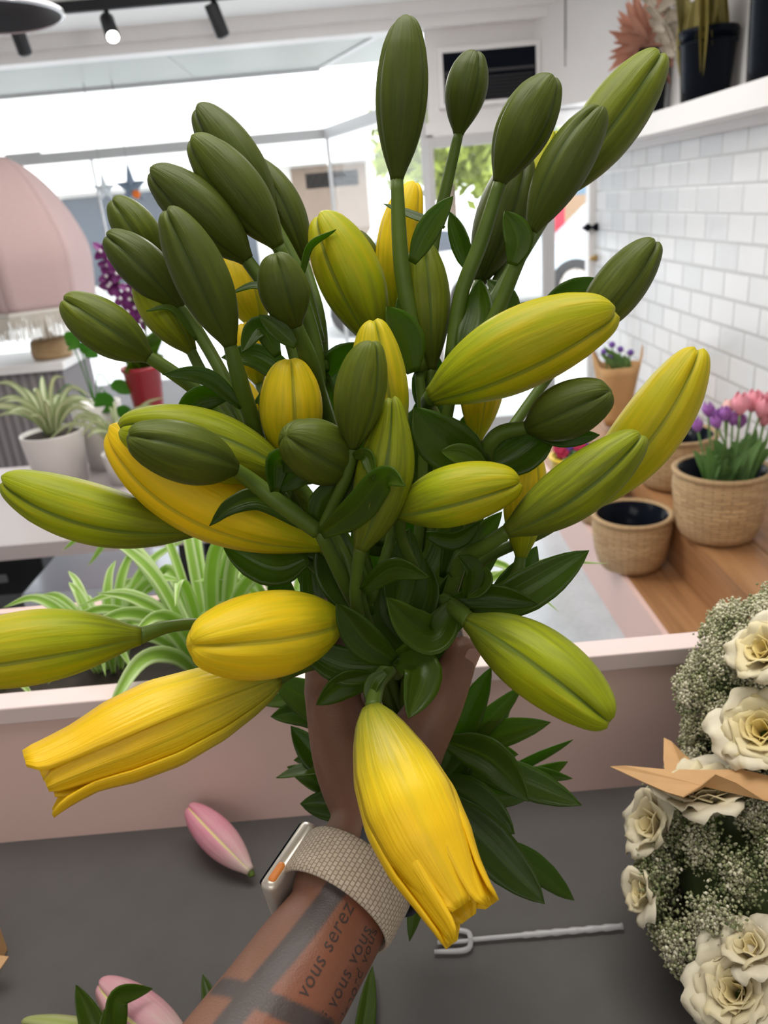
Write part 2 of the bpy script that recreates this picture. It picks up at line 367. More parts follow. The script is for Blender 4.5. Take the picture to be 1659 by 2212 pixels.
car('white_car', 'white car parked in the street behind the glass door', -.6, 1.9, 10.2, mat('white_car_paint', (.82, .82, .80), .3))
rs = empty('red_sign', (3.05, 12.8, -.05), 'red banner sign standing on the far side of the street', 'sign')
MB().box((2.98, 12.8, .5), (3.2, 12.84, 2.05)).build('banner', mat('red_banner', (.6, .03, .06), .6), rs); MB().tube([(3.09, 12.86, -.05), (3.09, 12.86, 2.1)], .02, 8, 1).build('pole', M['grey_metal'], rs)
# ---------------------------------------------------------------- plant tools
def sstep(a, b, x):
    t = np.clip((x-a)/(b-a), 0, 1); return t*t*(3-2*t)
def bud_material(name, ramp, green, vein):
    """colour runs from green at the base to the tone of the bud; narrow green midribs in the grooves; fine lengthwise veins"""
    g = N(name); uvv, u, v = g.uv(); tone = g.attr('tone')
    vv = g.n('ShaderNodeCombineXYZ'); g.link(g.math('MULTIPLY', u, 34.0), vv.inputs[0]); g.link(g.math('MULTIPLY', v, 2.2), vv.inputs[1])
    oi = g.n('ShaderNodeObjectInfo'); g.link(g.math('MULTIPLY', oi.outputs['Random'], 50.0), vv.inputs[2])
    vn = g.noise(vv.outputs[0], 1.0, 3)
    big = g.noise(g.objc(), 22.0, 2)
    basefade = g.n('ShaderNodeMapRange'); g.link(v, basefade.inputs[0]); basefade.inputs[1].default_value = 0.0; basefade.inputs[2].default_value = .55; basefade.inputs[3].default_value = .40; basefade.inputs[4].default_value = 0.0
    t = g.math('SUBTRACT', tone, g.math('MULTIPLY', basefade.outputs[0], tone))
    t = g.math('ADD', t, g.math('MULTIPLY', g.math('SUBTRACT', vn, .5), .34)); t = g.math('ADD', t, g.math('MULTIPLY', g.math('SUBTRACT', big, .5), .22))
    col = g.ramp(t, ramp)
    d = g.math('ABSOLUTE', g.math('SUBTRACT', g.math('FRACT', g.math('ADD', g.math('MULTIPLY', u, 3.0), .5)), .5))
    m = g.n('ShaderNodeMapRange'); g.link(d, m.inputs[0]); m.inputs[1].default_value = .024; m.inputs[2].default_value = .042; m.inputs[3].default_value = .85; m.inputs[4].default_value = 0
    fade = g.n('ShaderNodeMapRange'); g.link(tone, fade.inputs[0]); fade.inputs[1].default_value = .5; fade.inputs[2].default_value = 1.0; fade.inputs[3].default_value = 1.0; fade.inputs[4].default_value = .42
    stripe = g.mix(tone, tuple(green)+(1,), tuple(x*7.5 for x in green)+(1,)); col = g.mix(g.math('MULTIPLY', m.outputs[0], fade.outputs[0]), col, stripe)
    g.base(col); g.p(Roughness=0.45); g.b.inputs['Specular IOR Level'].default_value = .24
    g.bump(vn, vein, .0012)
    gm = g.n('ShaderNodeGamma'); g.link(col, gm.inputs[0]); gm.inputs[1].default_value = .82; g.glow = gm.outputs[0]
    return g
GREENS = [(0.0, (.056, .078, .014)), (.25, (.092, .122, .012)), (.45, (.185, .225, .011)), (.6, (.36, .41, .006)), (.74, (.52, .45, .008)), (.88, (.80, .60, .014)), (1.0, (.94, .63, .008))]
gb = bud_material('lily_bud', GREENS, (.024, .036, .006), .5); gb.translucent(.26, gb.glow); M['bud'] = gb.m
gb = bud_material('lily_bud_pink', [(0, (.33, .40, .10)), (.42, (.62, .60, .40)), (.62, (.74, .56, .52)), (1.0, (.72, .25, .36))], (.14, .17, .03), .5); gb.translucent(.2, gb.glow); M['bud_pink'] = gb.m
g = N('lily_petal'); uvv, u, v = g.uv(); tone = g.attr('tone')
vv = g.n('ShaderNodeCombineXYZ'); g.link(g.math('MULTIPLY', u, 16.0), vv.inputs[0]); g.link(g.math('MULTIPLY', v, 2.5), vv.inputs[1]); vn = g.noise(vv.outputs[0], 1.0, 3)
t = g.math('ADD', g.math('MULTIPLY', v, 1.5), g.math('MULTIPLY', g.math('SUBTRACT', vn, .5), .5))
col = g.ramp(t, [(0.0, (.30, .33, .03)), (.35, (.60, .50, .03)), (.62, (.94, .70, .018)), (1.0, (.96, .61, .010))])
d = g.math('ABSOLUTE', g.math('SUBTRACT', u, .5)); mr = g.n('ShaderNodeMapRange'); g.link(d, mr.inputs[0]); mr.inputs[1].default_value = .02; mr.inputs[2].default_value = .05; mr.inputs[3].default_value = .18; mr.inputs[4].default_value = 0
g.base(g.mix(mr.outputs[0], col, (.40, .38, .02, 1))); g.p(Roughness=.40); g.b.inputs['Specular IOR Level'].default_value = .35; g.bump(vn, .6, .0014)
g.translucent(.18, (.95, .62, .02, 1)); M['petal'] = g.m
def leaf_material(name, lo, hi, trans, tf, rough=.28, stripes=9.0):
    g = N(name); uvv, u, v = g.uv()
    w = g.n('ShaderNodeCombineXYZ'); g.link(g.math('MULTIPLY', u, stripes), w.inputs[0]); g.link(g.math('MULTIPLY', v, .6), w.inputs[1])
    oi = g.n('ShaderNodeObjectInfo'); g.link(g.math('MULTIPLY', oi.outputs['Random'], 40.0), w.inputs[2])
    s = g.noise(w.outputs[0], 1.0, 2)
    rnd = g.math('MULTIPLY', g.math('SUBTRACT', oi.outputs['Random'], .5), .5)
    mid = g.n('ShaderNodeMapRange'); g.link(g.math('ABSOLUTE', g.math('SUBTRACT', u, .5)), mid.inputs[0]); mid.inputs[1].default_value = .01; mid.inputs[2].default_value = .04; mid.inputs[3].default_value = .35; mid.inputs[4].default_value = 0
    f = g.math('ADD', g.math('ADD', s, rnd), mid.outputs[0])
    col = g.mix(f, tuple(lo)+(1,), tuple(hi)+(1,)); g.base(col); g.p(Roughness=rough); g.b.inputs['Specular IOR Level'].default_value = .28
    g.bump(s, .35, .0012); g.translucent(tf, tuple(trans)+(1,)); return g.m
M['leaf'] = leaf_material('lily_leaf', (.024, .043, .003), (.074, .122, .007), (.24, .50, .008), .38, .30)
g = N('lily_stem_green'); uvv, u, v = g.uv(); f = g.noise(g.objc(), 60, 3); g.base(g.mix(f, (.052, .092, .010, 1), (.095, .145, .016, 1))); g.p(Roughness=.45); g.b.inputs['Specular IOR Level'].default_value = .25; g.bump(f, .1); M['stem'] = g.m
PROF_V = np.array([0, .02, .06, .12, .2, .32, .45, .6, .72, .82, .9, .95, .985, 1.0])
PROF_R = np.array([.20, .25, .37, .52, .69, .87, .985, .99, .92, .80, .645, .51, .36, .17])
def axis_frames(base, tip, bend, nv, v=None):
    """points, tangents and a camera-facing normal along a bowed axis; bend in metres towards the right of base->tip"""
    b, t = Vector(base), Vector(tip); a = (t-b).normalized(); c = (EYE-(b+t)/2); e1 = (c - a*c.dot(a)).normalized(); e2 = a.cross(e1)
    vs = np.linspace(0, 1, nv) if v is None else v
    pts = [b.lerp(t, float(x)) + e2*(bend*4*float(x)*(1-float(x))) for x in vs]
    fr = []
    for k in range(len(pts)):
        tg = (pts[min(k+1, len(pts)-1)]-pts[max(k-1, 0)]).normalized(); n1 = (e1 - tg*e1.dot(tg)).normalized(); fr.append((pts[k], tg, n1, tg.cross(n1)))
    return vs, fr
def bud_mesh(base, tip, W, phi=0.0, bend=0.0, fat=0.0, pointy=0.0, sag=.0, flat=1.0, nu=48, nv=40):
    x = np.linspace(0, 1, nv); vs = x + .10*np.sin(2*PI*x)*0 ; vs = np.concatenate([np.linspace(0, .82, nv-14, endpoint=False), .82+.18*np.sin(np.linspace(0, PI/2, 14))])
    vs, fr = axis_frames(base, tip, bend, len(vs), vs); L = (Vector(tip)-Vector(base)).length
    pv = np.clip(vs, 0, 1)**(1.0+fat)
    r = np.interp(pv, PROF_V, PROF_R); k = np.ones(5)/5; rp = np.pad(r, 2, mode='edge'); r2 = np.convolve(rp, k, 'valid'); r2[-3:] = r[-3:]; r = r2
    if pointy: r *= 1 - pointy*sstep(.55, 1, vs)*.5
    V = []; U = []; ph = math.radians(phi)
    for j, v in enumerate(vs):
        c, tg, n1, n2 = fr[j]
        G = .080 + .20*float(sstep(.62, .99, v)) - .03*float(sstep(.25, 0, v))
        for i in range(nu+1):
            u = i/nu; th = ph + 2*PI*u
            s = (u*3) % 1.0; g = min(s, 1-s)*120; side = 1 if s < .5 else -1
            groove = math.exp(-(g/7.0)**2)
            rr = 1 + .045*math.sin(min(g, 60)/60*PI/2) - G*groove + .02*math.exp(-((g-16)/6)**2) + (.42*G*math.exp(-(g/2.6)**2))*float(1-sstep(.78, .95, v))
            rr += .012*math.sin(th*2+v*3)
            lobe = int((u*3) % 3); ext = (.016, -.006, .006)[lobe]*L*float(sstep(.8, 1, v))
            dome = .02*L*float(sstep(.9, 1, v))*(math.sin(min(g, 60)/60*PI/2)-.8)
            V.append(c + (n1*math.cos(th)*flat + n2*math.sin(th))*(r[j]*rr*W/2) + tg*(ext+dome)); U.append((u, v))
    n1_ = nu+1; F = [(j*n1_+i, j*n1_+i+1, (j+1)*n1_+i+1, (j+1)*n1_+i) for j in range(len(vs)-1) for i in range(nu)]
    m = (len(vs)-1)*n1_
    ctr = sum((Vector(V[m+i]) for i in range(nu)), Vector())/nu; V.append(ctr); U.append((.16, 1)); F += [(m+i, m+i+1, len(V)-1) for i in range(nu)]
    ctr = sum((Vector(V[i]) for i in range(nu)), Vector())/nu; V.append(ctr); U.append((.16, 0)); F += [(i+1, i, len(V)-1) for i in range(nu)]
    return V, F, U
def petal_mesh(base, tip, W, th0, half, Lf, rscale, flare, bend, curl, nu=15, nv=30, lip=.0):
    """one tepal of an opening bud: a curved strip hugging the bud, free and rolled at the tip"""
    x = np.linspace(0, 1, nv); vs, fr = axis_frames(base, tip, bend, nv, x*Lf); V = []; U = []
    for j, t in enumerate(x):
        c, tg, n1, n2 = fr[j]; v = float(t)
        r = float(np.interp(v, [0, .06, .15, .3, .5, .68, .82, .92, 1], [.20, .42, .62, .86, 1.0, .93, .76, .66+flare*.5, .60+flare]))*rscale
        a = math.radians(half)*float(np.interp(v, [0, .1, .5, .72, .86, .94, .98, 1], [1.05, 1, 1, .99, .95, .88, .72, .45]))
        for i in range(nu):
            u = i/(nu-1); q = 2*u-1; th = math.radians(th0) + q*a
            rr = r + .05*q*q*float(sstep(.45, 1, v))*curl + lip*math.exp(-(q/.2)**2)*.5 - .03*math.exp(-(q/.10)**2)*float(sstep(0, .3, v))
            rr += .018*math.sin(q*9+th0)*float(sstep(.4, .9, v))
            V.append(c + (n1*math.cos(th) + n2*math.sin(th))*(rr*W/2)); U.append((u, v))
    F = [(j*nu+i, j*nu+i+1, (j+1)*nu+i+1, (j+1)*nu+i) for j in range(nv-1) for i in range(nu-1)]
    return V, F, U
def leaf_mesh(pts, W, roll=0.0, fold=.25, nu=9, sub=7, shape=0, facing=None):
    """lanceolate blade along a 3-D midline; roll turns the blade about its midline away from facing the viewer"""
    q = crom([tuple(p) for p in pts], sub); n = len(q); V = []; U = []; ro = math.radians(roll)
    seg = np.r_[0, np.cumsum(np.linalg.norm(np.diff(q, axis=0), axis=1))]; seg /= seg[-1]
    pn = None
    for k in range(n):
        c = Vector(q[k]); t = Vector(q[min(k+1, n-1)]-q[max(k-1, 0)]).normalized(); cam_d = ((facing if facing else EYE)-c).normalized()
        nn = cam_d - t*cam_d.dot(t)
        if nn.length < .25 and pn is not None: nn = pn - t*pn.dot(t)
        nn.normalize()
        if pn is not None and nn.dot(pn) < 0: nn = -nn
        pn = nn
        nn = Matrix.Rotation(ro, 3, t) @ nn; s = t.cross(nn); v = float(seg[k])
        if shape == 0: w = float(np.interp(v, [0, .08, .25, .45, .65, .82, .93, 1], [.34, .50, .86, 1.0, .90, .60, .28, .0]))
        else: w = float(np.interp(v, [0, .15, .6, .85, 1], [.75, .95, 1.0, .7, 0.0]))
        for i in range(nu):
            e = 2*i/(nu-1)-1
            V.append(c + s*(e*w*W/2) + nn*(fold*W*.5*w*(abs(e)**1.3-.25) + .012*W*math.sin(v*13+e*3)*abs(e))); U.append((i/(nu-1), v))
    F = [(k*nu+i, k*nu+i+1, (k+1)*nu+i+1, (k+1)*nu+i) for k in range(n-1) for i in range(nu-1)]
    return V, F, U
def make_leaf(parent, pts, W, roll=0, fold=.25, mat_='leaf', name='leaf', thick=.0006, **kw):
    V, F, U = leaf_mesh(pts, W, roll, fold, **kw); o = obj(name, V, F, M[mat_], parent, uv=U); solid(o, thick); return o
# pixel + distance wrappers (distance = metres along the view axis)
def pp(pts, d0, d1):
    n = len(pts); return [P(x, y, d0+(d1-d0)*k/(n-1)) for k, (x, y) in enumerate(pts)]
def lily_bud(parent, b, t, W, tone, phi=0, bend=0, fat=0, ped=None, pr=14, pointy=0, flat=1.0, m='bud', name='bud'):
    """b, t = (x, y, distance) of base and tip; W = width in px; ped = further pedicel points"""
    dm = (b[2]+t[2])/2; V, F, U = bud_mesh(P(*b), P(*t), m_at(W, dm), phi, m_at(bend, dm), fat, pointy, flat=flat)
    o = obj(name, V, F, M[m], parent, uv=U); o['tone'] = float(tone)
    if ped:
        a = (Vector(P(*t))-Vector(P(*b))).normalized()
        pts = [P(*b)+a*m_at(6, b[2])] + [P(*q) for q in ped]; r = m_at(pr, b[2])
        V, F, U = tube_mesh(pts, [m_at(W, dm)*.125 if k == 0 else r for k in range(len(pts))], 10, 6); q = obj('pedicel', V, F, M['stem'], o, uv=U); 
    return o
def open_bud(parent, b, t, W, phi, bend, petals, ped, pr):
    dm = (b[2]+t[2])/2; o = lily_bud(parent, b, tuple(b[k]+(t[k]-b[k])*.80 for k in range(3)), W*.74, .97, phi, bend*.6, -.1, ped, pr, name='open_bud')
    for (th0, half, Lf, rs, flare, curl, lip) in petals:
        V, F, U = petal_mesh(P(*b), P(*t), m_at(W, dm), th0, half, Lf, rs, flare, m_at(bend, dm), curl, lip=lip)
        q = obj('petal', V, F, M['petal'], o, uv=U); solid(q, .0011); q['tone'] = 1.0
    return o
# ---------------------------------------------------------------- the bouquet: nine lily stems held in the hand
HAND = [(835, 1500, .515), (862, 1480, .522), (888, 1490, .516), (850, 1455, .532), (905, 1470, .530), (875, 1510, .510), (830, 1470, .535), (890, 1440, .540), (868, 1530, .525)]
LOW = [(905, 1700, .590), (935, 1720, .600), (965, 1690, .590), (915, 1680, .612), (985, 1720, .605), (950, 1760, .585), (900, 1730, .605), (960, 1690, .615), (925, 1700, .580)]
END = [(900, 1900, .66), (935, 1930, .67), (985, 1880, .66), (915, 1890, .68), (1000, 1910, .67), (960, 1950, .65), (890, 1910, .67), (970, 1880, .69), (925, 1920, .64)]
STEMS = {}
def lily_stem(key, i, label, top, r0=12):
    """top = main-stem points (x, y, distance) from the upper node down to the hand"""
    e = empty('lily', P(*END[i]), label, 'lily', 'yellow lily stems in the held bunch'); STEMS[key] = e
    pts = [P(*q) for q in list(top)+[HAND[i], LOW[i], END[i]]]
    n = len(pts); V, F, U = tube_mesh(pts, [m_at(r0, .45)*(.85+.3*k/(n-1)) for k in range(n)], 12, 6); obj('stem', V, F, M['stem'], e, uv=U)
    return e
lily_stem('A', 0, 'lily with three dark green buds fanning from one node at front left of the bunch', [(690, 1145, .425), (745, 1260, .445), (800, 1370, .475)], 17)
lily_stem('B', 1, 'lily stem bearing the opened yellow buds that hang lowest over the wrist', [(850, 1425, .440), (858, 1455, .475)], 15)
lily_stem('C', 2, 'lily stem with lime buds leaning out at lower right above the thumb', [(1000, 1200, .44), (970, 1290, .455), (935, 1390, .48)], 17)
lily_stem('D', 3, 'lily stem with the tallest upright green bud at top centre', [(905, 800, .495), (915, 950, .50), (900, 1200, .51)], 14)
lily_stem('E', 4, 'lily stem with the big slanting green buds at top right near the shelf', [(1000, 740, .49), (965, 900, .50), (930, 1150, .51)], 16)
lily_stem('F', 5, 'lily stem with the large plump yellow bud pointing right above a short green pair', [(1050, 1010, .45), (1010, 1150, .47), (945, 1350, .49)], 14)
lily_stem('G', 6, 'lily stem with dark green buds reaching out left beside the pink lampshade', [(560, 1000, .47), (660, 1150, .49), (770, 1340, .505)], 15)
lily_stem('H', 7, 'lily with the tall pair of dark green buds at upper left of the bunch', [(680, 800, .49), (730, 960, .50), (800, 1250, .515)], 15)
lily_stem('I', 8, 'lily stem with the lime green and yellow buds standing in the centre of the bunch', [(770, 1240, .44), (790, 1330, .46), (830, 1430, .49)], 13)
S = STEMS
# --- buds: base, tip, width, tone, groove angle, bow ...
B = lily_bud  # upper yellow buds: tone lowered, shade put into the colour plus unripe green
B(S['D'], (857, 390, .475), (877, 38, .455), 112, .22, 58, 0, .05, [(866, 560, .478), (888, 700, .485), (905, 800, .495)], 18)
B(S['D'], (990, 292, .490), (1027, 112, .475), 90, .16, 28, -4, .1, [(965, 400, .495), (938, 520, .50), (925, 660, .50), (908, 820, .497)], 13)
B(S['E'], (1078, 396, .475), (1193, 166, .455), 118, .22, 46, -6, .05, [(1040, 520, .48), (995, 640, .485), (975, 780, .49)], 17)
B(S['E'], (1147, 500, .465), (1298, 235, .445), 108, .22, -30, -6, 0, [(1112, 580, .47), (1066, 690, .478), (1015, 760, .487)], 16)
B(S['E'], (1200, 425, .520), (1424, 118, .500), 132, .40, 8, 0, 0, [(1120, 560, .51), (1050, 680, .50), (1000, 760, .492)], 15)
B(S['E'], (1035, 610, .535), (1130, 335, .525), 112, .12, 20, 0, 0, [(1000, 740, .525), (985, 860, .51)], 12)
B(S['E'], (1110, 520, .545), (1195, 285, .54), 80, .62, 20, 0, 0, [(1060, 640, .53), (1000, 800, .505)], 11)
B(S['F'], (1245, 735, .470), (1414, 522, .455), 108, .27, 22, 0, 0, [(1180, 820, .475), (1080, 960, .465)], 12)
B(S['F'], (932, 858, .435), (1326, 672, .400), 176, .72, 34, -14, -.05, [(925, 872, .455), (950, 920, .475), (1000, 990, .465), (1040, 1020, .455)], 17)
B(S['F'], (1140, 925, .425), (1318, 845, .395), 122, .24, 2, 0, -.1, [(1085, 935, .43), (1055, 965, .435), (1048, 1015, .448)], 18)
B(S['F'], (1225, 1110, .465), (1505, 757, .435), 138, .77, 12, 26, .1, [(1170, 1150, .47), (1060, 1200, .48), (985, 1260, .485)], 13)
B(S['C'], (1096, 1147, .410), (1383, 940, .385), 128, .50, 14, 12, -.05, [(1050, 1178, .42), (1000, 1205, .437), (985, 1240, .447)], 18)
B(S['F'], (858, 1108, .420), (1122, 1040, .400), 132, .66, 18, -6, -.1, [(866, 1160, .44), (890, 1215, .455), (930, 1290, .475)], 13)
B(S['C'], (1125, 1205, .470), (1142, 960, .465), 92, .84, 40, 0, 0, [(1112, 1250, .468), (1065, 1290, .462), (1000, 1300, .458), (970, 1310, .458)], 15)
B(S['C'], (1012, 1342, .420), (1316, 1558, .370), 158, .56, 6, -14, -.05, [(988, 1318, .432), (960, 1300, .448), (958, 1320, .458)], 20)
open_bud(S['B'], (802, 1528, .415), (1012, 1985, .365), 205, 40, 16,
         [(-5, 62, .945, 1.05, -.10, .5, .03), (115, 58, 1.04, 1.03, .0, .8, .02), (-118, 60, 1.01, 1.03, .04, .7, .02), (58, 40, 1.03, .95, .0, .6, .02), (-62, 44, .99, .97, -.06, .6, .02), (180, 40, 1.0, .93, .0, .3, .02)],
         [(815, 1478, .43), (842, 1442, .437)], 19)
open_bud(S['B'], (602, 1464, .440), (70, 1690, .385), 180, 16, 6,
         [(52, 50, .99, 1.07, .12, -.8, .04), (-98, 52, .975, 1.06, .24, -.8, .03), (-24, 42, .955, .93, .0, -1.6, .06), (158, 60, .97, 1.03, .02, .5, .02), (98, 42, .98, .96, .0, .5, .02), (-140, 44, .95, .96, -.02, .5, .02)],
         [(660, 1440, .455), (760, 1420, .46), (840, 1430, .45)], 13)
B(S['B'], (305, 1374, .420), (-150, 1440, .385), 160, .70, -20, 10, .05, [(370, 1353, .43), (450, 1352, .445), (560, 1390, .465), (720, 1430, .47), (840, 1440, .465)], 14)
B(S['B'], (736, 1338, .445), (414, 1392, .375), 186, .90, -10, -6, -.05, [(790, 1360, .45), (838, 1415, .445)], 16)
B(S['G'], (432, 1143, .470), (10, 1038, .445), 132, .60, -24, -24, .1, [(520, 1160, .48), (640, 1190, .492), (720, 1270, .50)], 12)
B(S['G'], (700, 1175, .470), (244, 930, .450), 168, .97, -40, -36, .15, [(740, 1230, .48), (800, 1370, .50)], 12)
B(S['I'], (640, 1040, .448), (262, 928, .432), 150, .60, 20, 20, .1, [(680, 1090, .45), (740, 1190, .445), (765, 1260, .445)], 12)
B(S['A'], (508, 1012, .412), (278, 942, .375), 130, .22, 12, 0, -.15, [(555, 1048, .42), (620, 1100, .422), (688, 1148, .426)], 19)
B(S['A'], (756, 1010, .430), (618, 940, .390), 136, .26, -8, 0, -.15, [(770, 1030, .43), (745, 1080, .43), (700, 1140, .43)], 15)
B(S['A'], (762, 968, .405), (803, 738, .385), 110, .34, 40, -6, 0, [(748, 1030, .41), (718, 1095, .42), (694, 1150, .426)], 14)
B(S['I'], (850, 985, .440), (806, 694, .425), 118, .74, 16, -6, 0, [(860, 1060, .45), (845, 1160, .455), (800, 1300, .46)], 12)
B(S['I'], (778, 1186, .418), (846, 862, .405), 124, .50, 0, 18, -.05, [(772, 1230, .425), (768, 1290, .435), (780, 1350, .45)], 14, .5)
B(S['H'], (632, 1010, .460), (626, 777, .440), 134, .82, 6, 0, .05, [(660, 1090, .475), (720, 1200, .49), (780, 1320, .505)], 12)
B(S['H'], (812, 745, .500), (692, 466, .480), 140, .66, -28, 8, 0, [(830, 850, .505), (835, 1000, .505), (810, 1200, .51)], 13)
B(S['H'], (815, 620, .545), (768, 502, .540), 62, .2, 10, 0, 0, [(840, 760, .53), (820, 1000, .52)], 8)
B(S['D'], (852, 680, .540), (893, 396, .530), 92, .88, 50, -14, .05, [(860, 800, .53), (880, 950, .515)], 11)
B(S['D'], (930, 800, .500), (912, 528, .490), 104, .42, 10, 0, .1, [(930, 880, .502), (915, 1000, .503)], 12)
B(S['H'], (590, 480, .500), (429, 234, .485), 112, .14, -32, 6, 0, [(650, 600, .50), (690, 740, .495)], 14)
B(S['H'], (658, 566, .520), (545, 350, .510), 92, .16, 10, 10, 0, [(690, 680, .51), (700, 800, .50)], 12)
B(S['H'], (602, 532, .470), (417, 300, .450), 116, .24, -38, 6, 0, [(640, 615, .477), (680, 740, .485), (690, 830, .492)], 16)
B(S['G'], (535, 562, .465), (328, 370, .445), 118, .17, -30, 8, -.05, [(585, 640, .468), (640, 780, .472), (640, 940, .475), (640, 1100, .487)], 15)
B(S['G'], (350, 580, .510), (244, 432, .495), 92, .32, -10, 4, 0, [(410, 680, .505), (480, 800, .495), (560, 960, .475)], 10)
B(S['G'], (390, 665, .480), (231, 510, .465), 100, .18, -4, 8, 0, [(440, 740, .48), (500, 850, .475), (565, 990, .471)], 12)
B(S['G'], (498, 746, .430), (362, 455, .405), 118, .22, -10, 6, -.05, [(520, 830, .44), (545, 910, .455), (570, 1000, .468)], 19)
B(S['G'], (322, 772, .450), (138, 648, .435), 112, .34, 4, 0, -.05, [(372, 804, .455), (430, 850, .46), (500, 935, .465), (560, 1010, .47)], 16)
B(S['G'], (415, 760, .490), (300, 600, .485), 92, .55, 20, 0, 0, [(440, 810, .488), (490, 880, .482), (550, 980, .473)], 12)
B(S['H'], (640, 704, .435), (594, 548, .415), 108, .20, 8, -4, -.05, [(668, 780, .45), (690, 860, .47), (720, 950, .495)], 21)
B(S['H'], (560, 710, .525), (500, 545, .520), 100, .90, 25, 0, 0, [(600, 800, .52), (680, 950, .51)], 10)
B(S['G'], (570, 975, .500), (505, 815, .495), 78, .94, 25, 0, 0, [(600, 1040, .495), (660, 1150, .492)], 9)
B(S['G'], (560, 830, .515), (525, 700, .512), 70, .92, 10, 0, 0, [(600, 1000, .50), (660, 1140, .492)], 9)
B(S['E'], (1030, 950, .505), (1052, 715, .495), 95, .97, 15, 0, 0, [(1000, 1050, .505), (960, 1180, .508)], 10)
